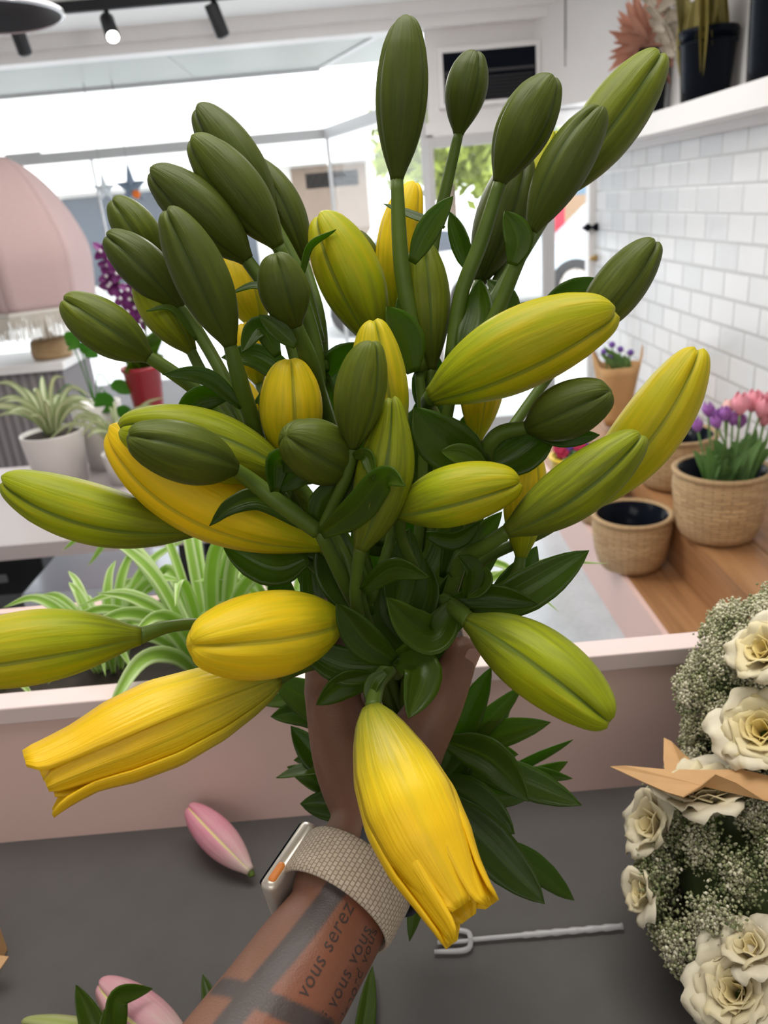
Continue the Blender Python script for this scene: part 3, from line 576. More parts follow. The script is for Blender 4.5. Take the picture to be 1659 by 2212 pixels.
# --- leaves: stem, midline px, width px, distance root -> tip, roll, fold
L = [('D', [(892, 805), (872, 725), (835, 662)], 84, .455, .440, 20, .35), ('D', [(890, 568), (930, 490), (979, 423)], 54, .470, .455, -15, .3),
 ('D', [(960, 492), (895, 466), (828, 440)], 22, .50, .52, 40, .2), ('E', [(1018, 590), (992, 515), (971, 457)], 46, .50, .51, -20, .3),
 ('E', [(1106, 572), (1118, 515), (1090, 455)], 66, .462, .455, 20, .35), ('E', [(1000, 780), (1032, 690), (1036, 602)], 76, .475, .49, -20, .3),
 ('E', [(1090, 715), (1095, 650), (1052, 604)], 54, .50, .51, 30, .3), ('E', [(1085, 700), (1130, 660), (1185, 672)], 24, .50, .50, 50, .2),
 ('E', [(1165, 690), (1225, 640), (1298, 603)], 62, .485, .50, 0, .2), ('H', [(650, 605), (668, 532), (726, 496)], 24, .470, .465, 50, .3),
 ('H', [(590, 690), (560, 620), (499, 633)], 24, .455, .45, 50, .3), ('H', [(640, 748), (600, 712), (560, 680)], 42, .43, .425, 10, .3),
 ('H', [(600, 770), (562, 708), (522, 762)], 52, .465, .455, 20, .4), ('H', [(650, 840), (560, 772), (478, 772)], 60, .475, .47, 10, .3),
 ('G', [(522, 880), (445, 815), (350, 808)], 40, .445, .430, 15, .3), ('G', [(490, 855), (430, 862), (377, 906)], 62, .455, .445, -20, .35),
 ('G', [(424, 735), (372, 668), (316, 672)], 20, .475, .465, 50, .3), ('A', [(690, 1150), (575, 1082), (505, 1092), (452, 1136)], 54, .440, .415, 12, .35),
 ('A', [(592, 1062), (602, 992), (672, 1015)], 62, .415, .405, 30, .5), ('A', [(600, 1058), (650, 1030), (690, 1040)], 44, .425, .42, 10, .3),
 ('A', [(694, 1154), (770, 1100), (830, 1030), (876, 1050)], 74, .416, .378, 14, .35), ('A', [(690, 1145), (690, 1090), (740, 1030)], 50, .43, .42, -20, .4),
 ('A', [(764, 985), (792, 985), (808, 1038)], 34, .402, .39, 20, .35), ('H', [(665, 1205), (590, 1226), (478, 1172)], 84, .480, .475, 0, .35),
 ('H', [(640, 1340), (610, 1290), (596, 1220)], 60, .50, .51, 10, .3), ('H', [(700, 1390), (680, 1290), (668, 1180)], 62, .51, .52, 0, .3),
 ('D', [(765, 1390), (730, 1280), (712, 1170)], 58, .505, .51, 20, .3), ('I', [(782, 1276), (850, 1228), (927, 1247)], 54, .43, .41, 20, .45),
 ('I', [(888, 1370), (922, 1285), (918, 1206)], 62, .445, .44, -15, .4), ('B', [(985, 1300), (940, 1372), (885, 1350), (835, 1290)], 90, .435, .415, 15, .45),
 ('B', [(852, 1428), (790, 1385), (726, 1302)], 78, .43, .415, -8, .4), ('B', [(835, 1440), (750, 1440), (650, 1400)], 84, .45, .445, 0, .3),
 ('B', [(812, 1466), (745, 1478), (683, 1523)], 62, .45, .44, -20, .35), ('B', [(858, 1425), (912, 1450), (882, 1552)], 86, .432, .405, -14, .3),
 ('B', [(835, 1450), (803, 1480), (800, 1530)], 34, .425, .42, 20, .35), ('B', [(850, 1420), (895, 1410), (935, 1370)], 60, .435, .43, 10, .3),
 ('C', [(1008, 1292), (1022, 1235), (990, 1200)], 52, .43, .42, 30, .4), ('C', [(1005, 1290), (1045, 1255), (1050, 1222)], 44, .43, .425, -10, .35),
 ('C', [(972, 1296), (1065, 1288), (1163, 1305)], 56, .44, .425, 10, .3), ('C', [(1020, 1330), (1140, 1275), (1273, 1189)], 92, .46, .45, 0, .25),
 ('C', [(1060, 1290), (1130, 1230), (1160, 1180)], 60, .475, .48, 20, .3), ('F', [(920, 1155), (985, 1165), (1037, 1128)], 46, .435, .425, 30, .4),
 ('C', [(985, 1260), (1040, 1160), (1085, 1105)], 54, .48, .485, 0, .3), ('C', [(1000, 1300), (1050, 1200), (1110, 1130)], 50, .49, .50, 10, .3),
 ('F', [(1050, 1010), (950, 950), (894, 880)], 118, .435, .425, 6, .3), ('F', [(1050, 1012), (1000, 985), (952, 975)], 54, .425, .42, 15, .35),
 ('F', [(1052, 1012), (1130, 975), (1200, 915)], 94, .445, .44, -6, .35), ('F', [(1150, 935), (1220, 945), (1296, 940)], 44, .425, .42, 10, .3),
 ('I', [(800, 1330), (745, 1210), (700, 1090)], 70, .47, .48, 0, .3), ('I', [(850, 1330), (870, 1240), (885, 1140)], 90, .475, .485, 10, .3),
 ('D', [(880, 1300), (950, 1220), (975, 1110)], 90, .50, .505, -10, .3), ('D', [(900, 1050), (915, 960), (905, 860)], 80, .505, .51, 0, .3),
 ('E', [(945, 1100), (1000, 1000), (1010, 890)], 90, .51, .515, 0, .3), ('H', [(760, 1150), (740, 1000), (700, 880)], 90, .51, .515, 0, .3),
 ('H', [(740, 1000), (700, 900), (690, 780)], 80, .50, .505, 0, .3), ('D', [(820, 1180), (850, 1050), (840, 900)], 90, .505, .515, 0, .3),
 ('I', [(720, 1210), (660, 1160), (600, 1060)], 70, .485, .49, 0, .3), ('F', [(960, 1250), (1010, 1130), (1050, 1060)], 70, .49, .49, 0, .3),
 ('D', [(905, 800), (880, 700), (860, 640)], 60, .51, .515, 0, .3), ('H', [(690, 830), (760, 770), (790, 740)], 90, .505, .50, 10, .3),
 ('E', [(960, 920), (930, 830), (940, 760)], 90, .51, .51, 10, .3), ('I', [(830, 1400), (780, 1310), (770, 1200)], 80, .49, .495, 10, .3),
 ('C', [(940, 1400), (960, 1300), (1010, 1210)], 60, .485, .49, 10, .3), ('D', [(890, 1440), (870, 1330), (800, 1260)], 90, .50, .505, 0, .3), ('E', [(905, 1460), (960, 1380), (985, 1330)], 50, .50, .50, 0, .3),
 ('H', [(745, 960), (650, 880), (560, 850)], 70, .505, .51, 0, .3), ('G', [(600, 1050), (560, 940), (560, 850)], 60, .485, .49, 0, .3), ('E', [(970, 800), (1040, 760), (1130, 720)], 60, .50, .51, 0, .3),
 ('D', [(900, 1420), (840, 1250), (760, 1130)], 130, .525, .535, 0, .3), ('E', [(930, 1420), (900, 1250), (900, 1080)], 140, .53, .535, 0, .3), ('F', [(930, 1400), (985, 1250), (1040, 1140)], 120, .53, .53, 0, .3),
 ('G', [(800, 1400), (700, 1250), (640, 1120)], 110, .53, .54, 0, .3), ('H', [(820, 1130), (760, 980), (740, 850)], 130, .53, .535, 0, .3), ('C', [(920, 1130), (900, 980), (960, 850)], 130, .53, .535, 0, .3),
 ('I', [(640, 1150), (590, 1020), (570, 900)], 90, .51, .52, 0, .3), ('A', [(770, 1330), (720, 1220), (730, 1120)], 90, .47, .48, 0, .3), ('B', [(900, 1420), (830, 1330), (830, 1230)], 90, .48, .485, 0, .3),
 # below the hand, right of the wrist
 ('E', [(955, 1680), (1010, 1550), (1062, 1440)], 66, .56, .55, 0, .3), ('C', [(965, 1650), (1040, 1570), (1130, 1480)], 50, .565, .555, 10, .3),
 ('E', [(975, 1640), (1040, 1600), (1105, 1520)], 44, .59, .60, 10, .3), ('C', [(965, 1635), (1060, 1592), (1190, 1560)], 64, .57, .545, -10, .3),
 ('F', [(960, 1600), (1060, 1640), (1142, 1732)], 82, .55, .52, -6, .3), ('E', [(1000, 1660), (1110, 1680), (1257, 1740)], 74, .58, .56, 0, .25),
 ('F', [(1060, 1690), (1130, 1650), (1238, 1598)], 28, .60, .59, 40, .3), ('E', [(1080, 1700), (1150, 1680), (1227, 1645)], 40, .62, .61, 10, .3),
 ('C', [(1070, 1680), (1150, 1670), (1237, 1682)], 34, .61, .60, 20, .3), ('D', [(950, 1680), (1030, 1730), (1112, 1802)], 80, .57, .55, 0, .25),
 ('B', [(955, 1720), (1070, 1840), (1177, 1953)], 104, .56, .53, 0, .25), ('E', [(1060, 1820), (1140, 1860), (1241, 1946)], 56, .60, .60, 0, .25),
 ('B', [(900, 1800), (905, 1910), (884, 2034)], 44, .59, .57, 10, .3), ('F', [(940, 1860), (950, 1960), (948, 2010)], 22, .60, .60, 10, .3),
 ('D', [(970, 1700), (1060, 1720), (1150, 1720)], 50, .60, .60, 10, .3), ('A', [(960, 1760), (1030, 1830), (1070, 1880)], 60, .62, .62, 10, .3),
 ('D', [(960, 1620), (1010, 1620), (1120, 1630)], 60, .59, .60, 10, .3), ('C', [(940, 1720), (990, 1640), (1010, 1560)], 70, .58, .58, 10, .3), ('D', [(950, 1780), (1000, 1720), (1060, 1660)], 80, .61, .62, 10, .3), ('F', [(930, 1780), (980, 1800), (1050, 1850)], 80, .60, .60, 0, .3),
 # below the hand, left of the wrist
 ('G', [(760, 1580), (680, 1520), (590, 1466)], 84, .585, .60, 0, .25), ('A', [(720, 1545), (640, 1512), (562, 1520)], 44, .60, .61, 10, .25),
 ('H', [(740, 1570), (660, 1540), (584, 1548)], 60, .595, .60, -10, .3), ('I', [(770, 1680), (690, 1640), (628, 1568)], 66, .60, .61, 0, .3),
 ('A', [(770, 1690), (690, 1660), (596, 1680)], 44, .60, .60, 45, .3), ('G', [(780, 1690), (700, 1640), (634, 1642)], 50, .61, .62, 0, .3), ('H', [(770, 1670), (690, 1650), (640, 1618)], 46, .62, .63, 0, .3),
 ('H', [(790, 1710), (710, 1690), (620, 1656)], 62, .615, .625, 10, .3), ('I', [(800, 1750), (730, 1740), (648, 1736)], 70, .60, .61, 0, .3), ('G', [(800, 1740), (730, 1710), (682, 1708)], 52, .62, .62, 20, .3)]
for (k, pts, W, d0, d1, roll, fold) in L:
    make_leaf(S[k], pp(pts, d0, d1), m_at(W, (d0+d1)/2), roll, fold)
# ---------------------------------------------------------------- forearm, hand, watch
g = N('skin'); v = g.objc(); f = g.noise(v, 55, 5); ff = g.noise(v, 900, 2); ink = g.attr('ink', 'GEOMETRY'); inner = g.attr('inner', 'GEOMETRY')
c0 = g.mix(f, (.150, .064, .038, 1), (.21, .095, .058, 1)); c1 = g.mix(f, (.165, .058, .030, 1), (.22, .080, .042, 1))
g.base(g.mix(ink, g.mix(inner, c0, c1), (.040, .036, .036, 1))); g.p(Roughness=.46); g.b.inputs['Specular IOR Level'].default_value = .45
g.b.inputs['Subsurface Weight'].default_value = .08; g.b.inputs['Subsurface Radius'].default_value = (.006, .002, .001); g.bump(g.math('ADD', ff, g.math('MULTIPLY', f, .6)), .22, .0008); M['skin'] = g.m
def chain(mb, pts, n=20):
    """pts = (px, py, distance, radius px): rounded tapering limb segments"""
    q = [(P(x, y, d), m_at(r, d)) for x, y, d, r in pts]
    mb.tube([p for p, r in q], [r for p, r in q], n, 5)
    for p, r in q: mb.lathe([(r*math.sin(PI*k/10), -r*math.cos(PI*k/10)) for k in range(11)], p, n)
mb = MB()
ARM = [(800, 1765, .462, 74), (770, 1850, .448, 92), (745, 1925, .438, 112), (726, 1985, .428, 110), (660, 2085, .408, 124), (576, 2212, .385, 138), (430, 2440, .345, 172), (250, 2720, .30, 215)]
chain(mb, ARM, 28)
chain(mb, [(800, 1765, .462, 76), (750, 1640, .482, 74), (714, 1490, .497, 58)])            # edge of the hand up to the index knuckle
chain(mb, [(800, 1765, .462, 74), (850, 1690, .470, 84), (893, 1610, .474, 70)])            # ball of the thumb
chain(mb, [(790, 1770, .465, 70), (790, 1660, .485, 86), (775, 1590, .498, 70)])            # palm
chain(mb, [(795, 1770, .470, 62), (760, 1650, .515, 62), (738, 1570, .530, 54)])            # back of the hand
chain(mb, [(893, 1610, .474, 70), (948, 1515, .478, 55), (984, 1445, .482, 41), (1000, 1408, .484, 34)])   # thumb
chain(mb, [(714, 1490, .497, 57), (703, 1370, .510, 40), (716, 1300, .525, 33), (735, 1272, .545, 28)])     # index finger
chain(mb, [(728, 1530, .522, 50), (760, 1420, .560, 36), (850, 1385, .580, 33), (915, 1420, .566, 27)])     # middle finger
chain(mb, [(735, 1580, .535, 46), (780, 1490, .582, 34), (870, 1465, .592, 31), (925, 1495, .575, 26)])     # ring finger
chain(mb, [(748, 1630, .535, 42), (800, 1565, .588, 30), (872, 1550, .595, 27), (915, 1570, .580, 23)])     # little finger
tmp = mb.build('person_tmp', M['skin'])
rm = tmp.modifiers.new('r', 'REMESH'); rm.mode = 'VOXEL'; rm.voxel_size = .0017
dg = bpy.context.evaluated_depsgraph_get(); me = bpy.data.meshes.new_from_object(tmp.evaluated_get(dg))
bpy.data.objects.remove(tmp)
nv = len(me.vertices); co = np.empty(nv*3); me.vertices.foreach_get('co', co); co = co.reshape(-1, 3)
ed = np.empty(len(me.edges)*2, dtype=np.int64); me.edges.foreach_get('vertices', ed); ed = ed.reshape(-1, 2)
deg = np.bincount(ed.ravel(), minlength=nv)[:, None]
for it in range(26):
    s = np.zeros_like(co); np.add.at(s, ed[:, 0], co[ed[:, 1]]); np.add.at(s, ed[:, 1], co[ed[:, 0]])
    lapl = s/deg - co; co = co + (.5 if it % 2 == 0 else -.44)*lapl
F = [tuple(p.vertices) for p in me.polygons]
bv = bvhtree.BVHTree.FromPolygons([tuple(c) for c in co], F)
def on_skin(x, y):
    h = bv.ray_cast(EYE, ray(x, y).normalized()); return h
def seg_dist(pts):
    d = np.full(len(co), 9.0)
    for a, b in zip(pts[:-1], pts[1:]):
        a = np.array(a); b = np.array(b); ab = b-a; t = np.clip(((co-a)@ab)/(ab@ab), 0, 1); d = np.minimum(d, np.linalg.norm(co-(a+t[:, None]*ab), axis=1))
    return d
def skin_line(pxs):
    out = []
    for x, y in crom(pxs, 6):
        h = on_skin(x, y)
        if h[0] is not None: out.append(h[0])
    return out
d1 = seg_dist(skin_line([(762, 1862), (728, 1915), (645, 2025), (565, 2120), (490, 2211), (400, 2330)])); d2 = seg_dist(skin_line([(462, 2128), (520, 2140), (590, 2170), (680, 2212), (770, 2262)]))
inkv = np.maximum(1-sstep(.0052, .0072, d1), 1-sstep(.0042, .0058, d2))*.9
# palm-side skin is warmer: side of the axis away from the watch
E_A = (P(745, 1925, .438)-P(576, 2212, .385)).normalized(); E_MIN = (EYE-P(700, 2000, .42)); E_MIN = (E_MIN-E_A*E_MIN.dot(E_A)).normalized(); E_MAJ = E_A.cross(E_MIN)
if ROT.transposed()[0].dot(E_MAJ) < 0: E_MAJ = -E_MAJ
a0 = np.array(P(745, 1925, .438)); rel = co-a0; axl = rel@np.array(E_A); side = (rel-axl[:, None]*np.array(E_A))@np.array(E_MAJ)
inner = sstep(-.012, -.004, side)*sstep(.03, -.005, axl)
person = obj('person', [tuple(c) for c in co], F, M['skin'], None, P(250, 2720, .30))
tag(person, 'tattooed brown forearm and hand gripping the bunch of lily stems', 'person')
for nm, arr in (('ink', inkv), ('inner', inner)):
    at = person.data.attributes.new(nm, 'FLOAT', 'POINT'); at.data.foreach_set('value', arr.astype(np.float32))
# handwriting tattooed along the inner forearm
M['ink'] = mat('tattoo_ink', (.050, .030, .026), .5, var=.2, scale=300)
def skin_text(text, x, y, dx, dy, em, sq=1.0, shear=.25):
    cu = bpy.data.curves.new('t', 'FONT'); cu.body = text; cu.shear = shear; cu.space_character = 1.08; cu.resolution_u = 3
    to = bpy.data.objects.new('t', cu); COL.objects.link(to); dg = bpy.context.evaluated_depsgraph_get(); dg.update()
    tm = bpy.data.meshes.new_from_object(to.evaluated_get(dg)); bpy.data.objects.remove(to)
    l = math.hypot(dx, dy); dx /= l; dy /= l; ux, uy = dy, -dx; V = []; keep = {}
    for i, v in enumerate(tm.vertices):
        X = x+dx*v.co.x*em+ux*v.co.y*em*sq; Y = y+dy*v.co.x*em+uy*v.co.y*em*sq; h = on_skin(X, Y)
        if h[0] is not None: keep[i] = len(V); V.append(h[0]-ray(X, Y).normalized()*.00025)
    F = [tuple(keep[j] for j in p.vertices) for p in tm.polygons if all(j in keep for j in p.vertices)]
    o = obj('tattoo', V, F, M['ink'], person, smooth=False); tag(o, 'black handwritten words'); return o
skin_text('vous serez he', 662, 2160, 90, -172, 48)
skin_text('si vous vous', 706, 2222, 95, -205, 44, .9)
skin_text("d'abord vous", 744, 2225, 80, -240, 40, .6)
nh = on_skin(1004, 1402)
# thumb nail: small curved plate on the outer side of the thumb tip
tt = (P(1000, 1408, .484)-P(984, 1445, .482)).normalized(); vr = Vector(ROT.transposed()[0]); outw = (vr*.80 + (EYE-P(1000, 1408, .484)).normalized()*.60); outw = (outw-tt*outw.dot(tt)).normalized(); sd = tt.cross(outw)
V = []; F = []; base = P(996, 1418, .484)
for j in range(9):
    for i in range(9):
        a = (i/8-.5)*1.5; l = (j/8-.4)*.0125; r = .0103; w = math.sqrt(max(0, 1-((j/8-.5)/.53)**4))
        V.append(base+tt*l+(outw*math.cos(a*w)+sd*math.sin(a*w))*r)
F = [(j*9+i, j*9+i+1, (j+1)*9+i+1, (j+1)*9+i) for j in range(8) for i in range(8)]
nl = obj('thumb_nail', V, F, mat('nail', (.36, .19, .15), .3, var=.05), person); solid(nl, .0008, 0); tag(nl, 'pinkish thumb nail')
# wristwatch: woven beige loop, pale metal case on the outer side, orange side button
g = N('woven_strap'); uvv, u, v = g.uv()
br = g.n('ShaderNodeTexBrick'); cv = g.n('ShaderNodeCombineXYZ'); g.link(g.math('MULTIPLY', v, 17.0), cv.inputs[0]); g.link(g.math('MULTIPLY', u, 84.0), cv.inputs[1]); g.link(cv.outputs[0], br.inputs['Vector'])
br.inputs['Scale'].default_value = 1; br.inputs['Brick Width'].default_value = 1.6; br.inputs['Row Height'].default_value = 1.0; br.inputs['Mortar Size'].default_value = .16; br.inputs['Mortar Smooth'].default_value = .8
br.inputs['Color1'].default_value = (.50, .41, .31, 1); br.inputs['Color2'].default_value = (.58, .49, .38, 1); br.inputs['Mortar'].default_value = (.30, .235, .17, 1)
g.base(br.outputs['Color']); g.p(Roughness=.7); g.bump(g.math('SUBTRACT', 1.0, br.outputs['Fac']), .6, .0008); M['strap'] = g.m
def ring(cen, ax, e1, e2, ra, rb, w, th, n=72, m=9):
    V = []; U = []; F = []; prof = []
    for k in range(m): q = k/(m-1); prof.append(((q-.5)*w, th*(.5+.5*math.sqrt(max(0, 1-(2*q-1)**6)))))
    prof += [(w*.5, -.0), (-w*.5, -.0)]; M_ = len(prof)
    for i in range(n+1):
        a = 2*PI*i/n
        for k, (l, h) in enumerate(prof): V.append(cen+ax*l+(e1*math.cos(a)*(ra+h)+e2*math.sin(a)*(rb+h))); U.append((i/n, k/(m-1)))
    F = [(i*M_+k, (i+1)*M_+k, (i+1)*M_+(k+1) % M_, i*M_+(k+1) % M_) for i in range(n) for k in range(M_)]
    return V, F, U
CW = P(748, 1920, .438)
watch = empty('wristwatch', CW, 'beige woven-strap wristwatch with orange side button on the wrist', 'watch')
V, F, U = ring(CW, E_A, E_MAJ, E_MIN, .0330, .0300, .0290, .0024); obj('strap', V, F, M['strap'], watch, uv=U)
E_MJ = E_MAJ*math.cos(.42)+E_MIN*math.sin(.42); E_MN = E_MIN*math.cos(.42)-E_MAJ*math.sin(.42); cc = CW-E_MJ*.0330-E_A*.004
def rbox(cen, ax, sz, r, name, m, parent, seg=4):
    V = [cen+ax[0]*(sx*sz[0]/2)+ax[1]*(sy*sz[1]/2)+ax[2]*(sz_*sz[2]/2) for sz_ in (-1, 1) for sy in (-1, 1) for sx in (-1, 1)]
    o = obj(name, V, [(0, 2, 3, 1), (4, 5, 7, 6), (0, 1, 5, 4), (1, 3, 7, 5), (3, 2, 6, 7), (2, 0, 4, 6)], m, parent); b = o.modifiers.new('b', 'BEVEL'); b.width = r; b.segments = seg; return o
o = rbox(cc, (E_A, E_MN, E_MJ), (.046, .039, .0105), .0042, 'case', mat('pale_aluminium', (.72, .66, .58), .28, .55), watch); tag(o, 'pale metal case')
o = rbox(cc-E_MJ*.0052, (E_A, E_MN, E_MJ), (.041, .034, .0025), .0011, 'screen', M['black_plastic'], watch); tag(o, 'black screen')
bu = (E_A*.94-E_MAJ*.0).normalized()
o = rbox(cc+E_MN*.0176+E_MJ*.0008-E_A*.0125, (bu, E_MN, E_MJ), (.0130, .0062, .0050), .00235, 'side_button', mat('orange_button', (.85, .28, .06), .45), watch); tag(o, 'orange button')
c2 = CW+E_A*.0190+E_MAJ*.0060
wb2 = empty('wristband', c2, 'dark navy wristband just above the beige watch strap', 'wristband')
V, F, U = ring(c2, (E_A*.96+E_MAJ*-.22).normalized(), E_MAJ, E_MIN, .0300, .0275, .016, .0035); obj('band', V, F, mat('navy_rubber', (.012, .015, .028), .45), wb2, uv=U)
# ---------------------------------------------------------------- wicker pots, tulips and flowers on the bench
g = N('wicker'); uvv, u, v = g.uv(); cv = g.n('ShaderNodeCombineXYZ'); wob = g.noise(g.objc(), 30, 3)
g.link(g.math('MULTIPLY', u, 70.0), cv.inputs[0]); g.link(g.math('ADD', g.math('MULTIPLY', v, 40.0), g.math('MULTIPLY', wob, 1.6)), cv.inputs[1])
br = g.n('ShaderNodeTexBrick'); g.link(cv.outputs[0], br.inputs['Vector']); br.inputs['Scale'].default_value = 1; br.inputs['Brick Width'].default_value = 4.2; br.inputs['Row Height'].default_value = 1.0; br.inputs['Mortar Size'].default_value = .17; br.inputs['Mortar Smooth'].default_value = 1.0
br.inputs['Color1'].default_value = (.66, .45, .23, 1); br.inputs['Color2'].default_value = (.44, .275, .125, 1); br.inputs['Mortar'].default_value = (.17, .095, .04, 1)
g.base(g.mix(g.math('MULTIPLY', wob, .5), br.outputs['Color'], (.62, .43, .23, 1))); g.p(Roughness=.6); g.bump(g.math('SUBTRACT', 1.0, br.outputs['Fac']), .7, .004); M['wicker'] = g.m
def wicker_pot(c, rt, rb, h, label, filled=False):
    e = empty('wicker_pot', c, label, 'pot', 'wicker pots on the stepped bench'); c = Vector(c)
    MB().lathe([(0, .0), (rb*.8, .0), (rb*.96, .008), (rb*1.06, .03), ((rb+rt)*.52, h*.35), (rt*1.02, h*.75), (rt, h-.006)], c, 48).build('basket', M['wicker'], e, None, True)
    MB().lathe([(rt-.004, h-.012), (rt+.006, h-.008), (rt+.007, h), (rt, h+.006), (rt-.012, h+.003), (rt-.013, h-.01)], c, 48).build('rim', M['wicker'], e, None, True)
    MB().lathe([(rt-.012, h-.002), (rt-.018, h-.004), (rt-.026, h*.55), (rt-.034, h*.5), (rt-.036, .05), (0, .05)], c, 40).build('liner', M['black_plastic'], e, None, True)
    tag(e.children[-1], 'black plastic liner'); return e
wicker_pot((.890, 2.575, .2155), .138, .112, .205, 'empty wicker pot with black liner standing on the lower bench step')
wicker_pot((1.118, 2.39, .393), .150, .120, .24, 'wicker pot full of purple and pink tulips on the upper bench step')
wicker_pot((1.165, 2.90, .393), .150, .125, .21, 'wicker pot with dark liner standing behind the tulip pot, partly hidden by a yellow bud')
wicker_pot((.905, 3.02, .2155), .100, .090, .15, 'small wicker pot half hidden behind the empty pot on the lower step')
M['tulip_leaf'] = leaf_material('tulip_leaf', (.14, .27, .085), (.24, .40, .15), (.35, .6, .15), .3, .4)
def tulip(base, head, label, m, group, R=.021):
    e = empty('tulip', base, label, 'tulip', group); b, h = Vector(base), Vector(head)
    MB().tube([b, b.lerp(h, .5)+Vector((.004, 0, 0)), h], .0035, 8, 4).build('stem', M['tulip_leaf'], e, None, True)
    ax = (h-b).normalized(); e1 = ax.orthogonal().normalized(); e2 = ax.cross(e1)
    for k in range(6):
        V = []; U = []; a0 = k*PI/3+rng.uniform(-.1, .1); rs = R*(1.0 if k % 2 else .88)
        for j in range(8):
            v = j/7; r = rs*math.sin(min(1, v*1.25+.12)*PI/2*1.05)*(1-.38*max(0, v-.55)/.45); w = .62*math.sin(PI*min(.98, v*.86+.12))**.6
            for i in range(7):
                a = a0+(i/6-.5)*2*w; V.append(h+ax*(v*R*2.3)+(e1*math.cos(a)+e2*math.sin(a))*r); U.append((i/6, v))
        o = obj('petal', V, [(j*7+i, j*7+i+1, (j+1)*7+i+1, (j+1)*7+i) for j in range(7) for i in range(6)], m, e, uv=U); solid(o, .0006)
    for k in range(3):
        a = rng.uniform(0, 2*PI); d = Vector((math.cos(a), math.sin(a), 0)); L = rng.uniform(.11, .19)
        make_leaf(e, [b, b+d*.018+Vector((0, 0, L*.55)), b+d*rng.uniform(.04, .075)+Vector((0, 0, L))], rng.uniform(.032, .048), rng.uniform(-40, 40), .35, 'tulip_leaf')
    return e
M['tulip_purple'] = mat('tulip_purple', (.36, .13, .46), .5, var=.2, scale=60); M['tulip_pink'] = mat('tulip_pink', (.92, .34, .42), .5, var=.15, scale=60); M['tulip_pale'] = mat('tulip_pale_pink', (.90, .55, .50), .5, var=.1, scale=60)
tc_ = Vector((1.118, 2.39, .55))
hp = [(1508, 925), (1530, 893), (1548, 906), (1566, 902), (1582, 912), (1596, 918), (1552, 918)]
pk = [(1598, 884), (1622, 878), (1640, 890), (1655, 884), (1668, 902), (1648, 908)]
spots = ['leftmost', 'tallest', 'second tallest', 'middle', 'lower middle', 'rightmost', 'lowest']
for k, (x, y) in enumerate(hp):
    h = PY(x, y+8, 2.36+.02*(k % 3)); tulip((1.055+.017*k, 2.33+.03*(k % 3), .57), h, 'purple tulip in the wicker pot, %s of the purple ones' % spots[k], M['tulip_purple'], 'purple tulips in the wicker pot', .021)
spots = ['leftmost', 'highest', 'pale middle', 'broadest', 'rightmost at the frame edge', 'lowest']
for k, (x, y) in enumerate(pk):
    h = PY(x, y+12, 2.34+.03*(k % 2)); tulip((1.13+.016*k, 2.34+.03*(k % 3), .57), h, 'pink tulip in the wicker pot, %s of the pink ones' % spots[k], M['tulip_pink'], 'pink tulips in the wicker pot', .031)
tulip((1.10, 2.36, .57), PY(1572, 897, 2.40), 'pale blush tulip between the purple and the pink tulips', M['tulip_pale'], None, .022)
# yellow pot of pansies far down the step
pn = empty('pansy_pot', (.862, 3.30, .2155), 'bright yellow pot of red and violet pansies far along the lower step', 'potted flowers')
MB().lathe([(0, 0), (.075, 0), (.098, .19), (.104, .19), (.104, .20), (.09, .20), (.085, .17), (0, .17)], pn.location, 32).build('pot', mat('yellow_glaze', (.80, .55, .02), .35), pn, None, True)
for k in range(26):
    a = rng.uniform(0, 2*PI); r = rng.uniform(.02, .10); b = Vector((.862, 3.30, .385)); t = b+Vector((math.cos(a)*r, math.sin(a)*r, rng.uniform(.02, .07)))
    make_leaf(pn, [b+Vector((math.cos(a)*r*.3, math.sin(a)*r*.3, 0)), (b+t)/2+Vector((0, 0, .02)), t], .035, rng.uniform(-50, 50), .2, 'tulip_leaf')
pcs = [mat('pansy_red', (.50, .02, .09), .6), mat('pansy_violet', (.13, .03, .40), .6), mat('pansy_mauve', (.45, .10, .45), .6)]
for k, (x, y) in enumerate([(1208, 968), (1225, 966), (1240, 964), (1252, 962), (1262, 968), (1235, 975), (1215, 978), (1250, 978)]):
    c = PY(x, y, 3.27+.02*(k % 3)); m_ = MB(); e1 = Vector((1, 0, 0)); e2 = Vector((0, .3, 1)).normalized()
    for q in range(5):
        a = q*2*PI/5; cc_ = c+(e1*math.cos(a)+e2*math.sin(a))*.015; m_.lathe([(0, .002), (.010, .003), (.016, 0), (.010, -.003), (0, -.002)], cc_, 10, (0, -1, .4))
    m_.build('flower', pcs[k % 3] if k != 1 else pcs[1], pn, None, True)
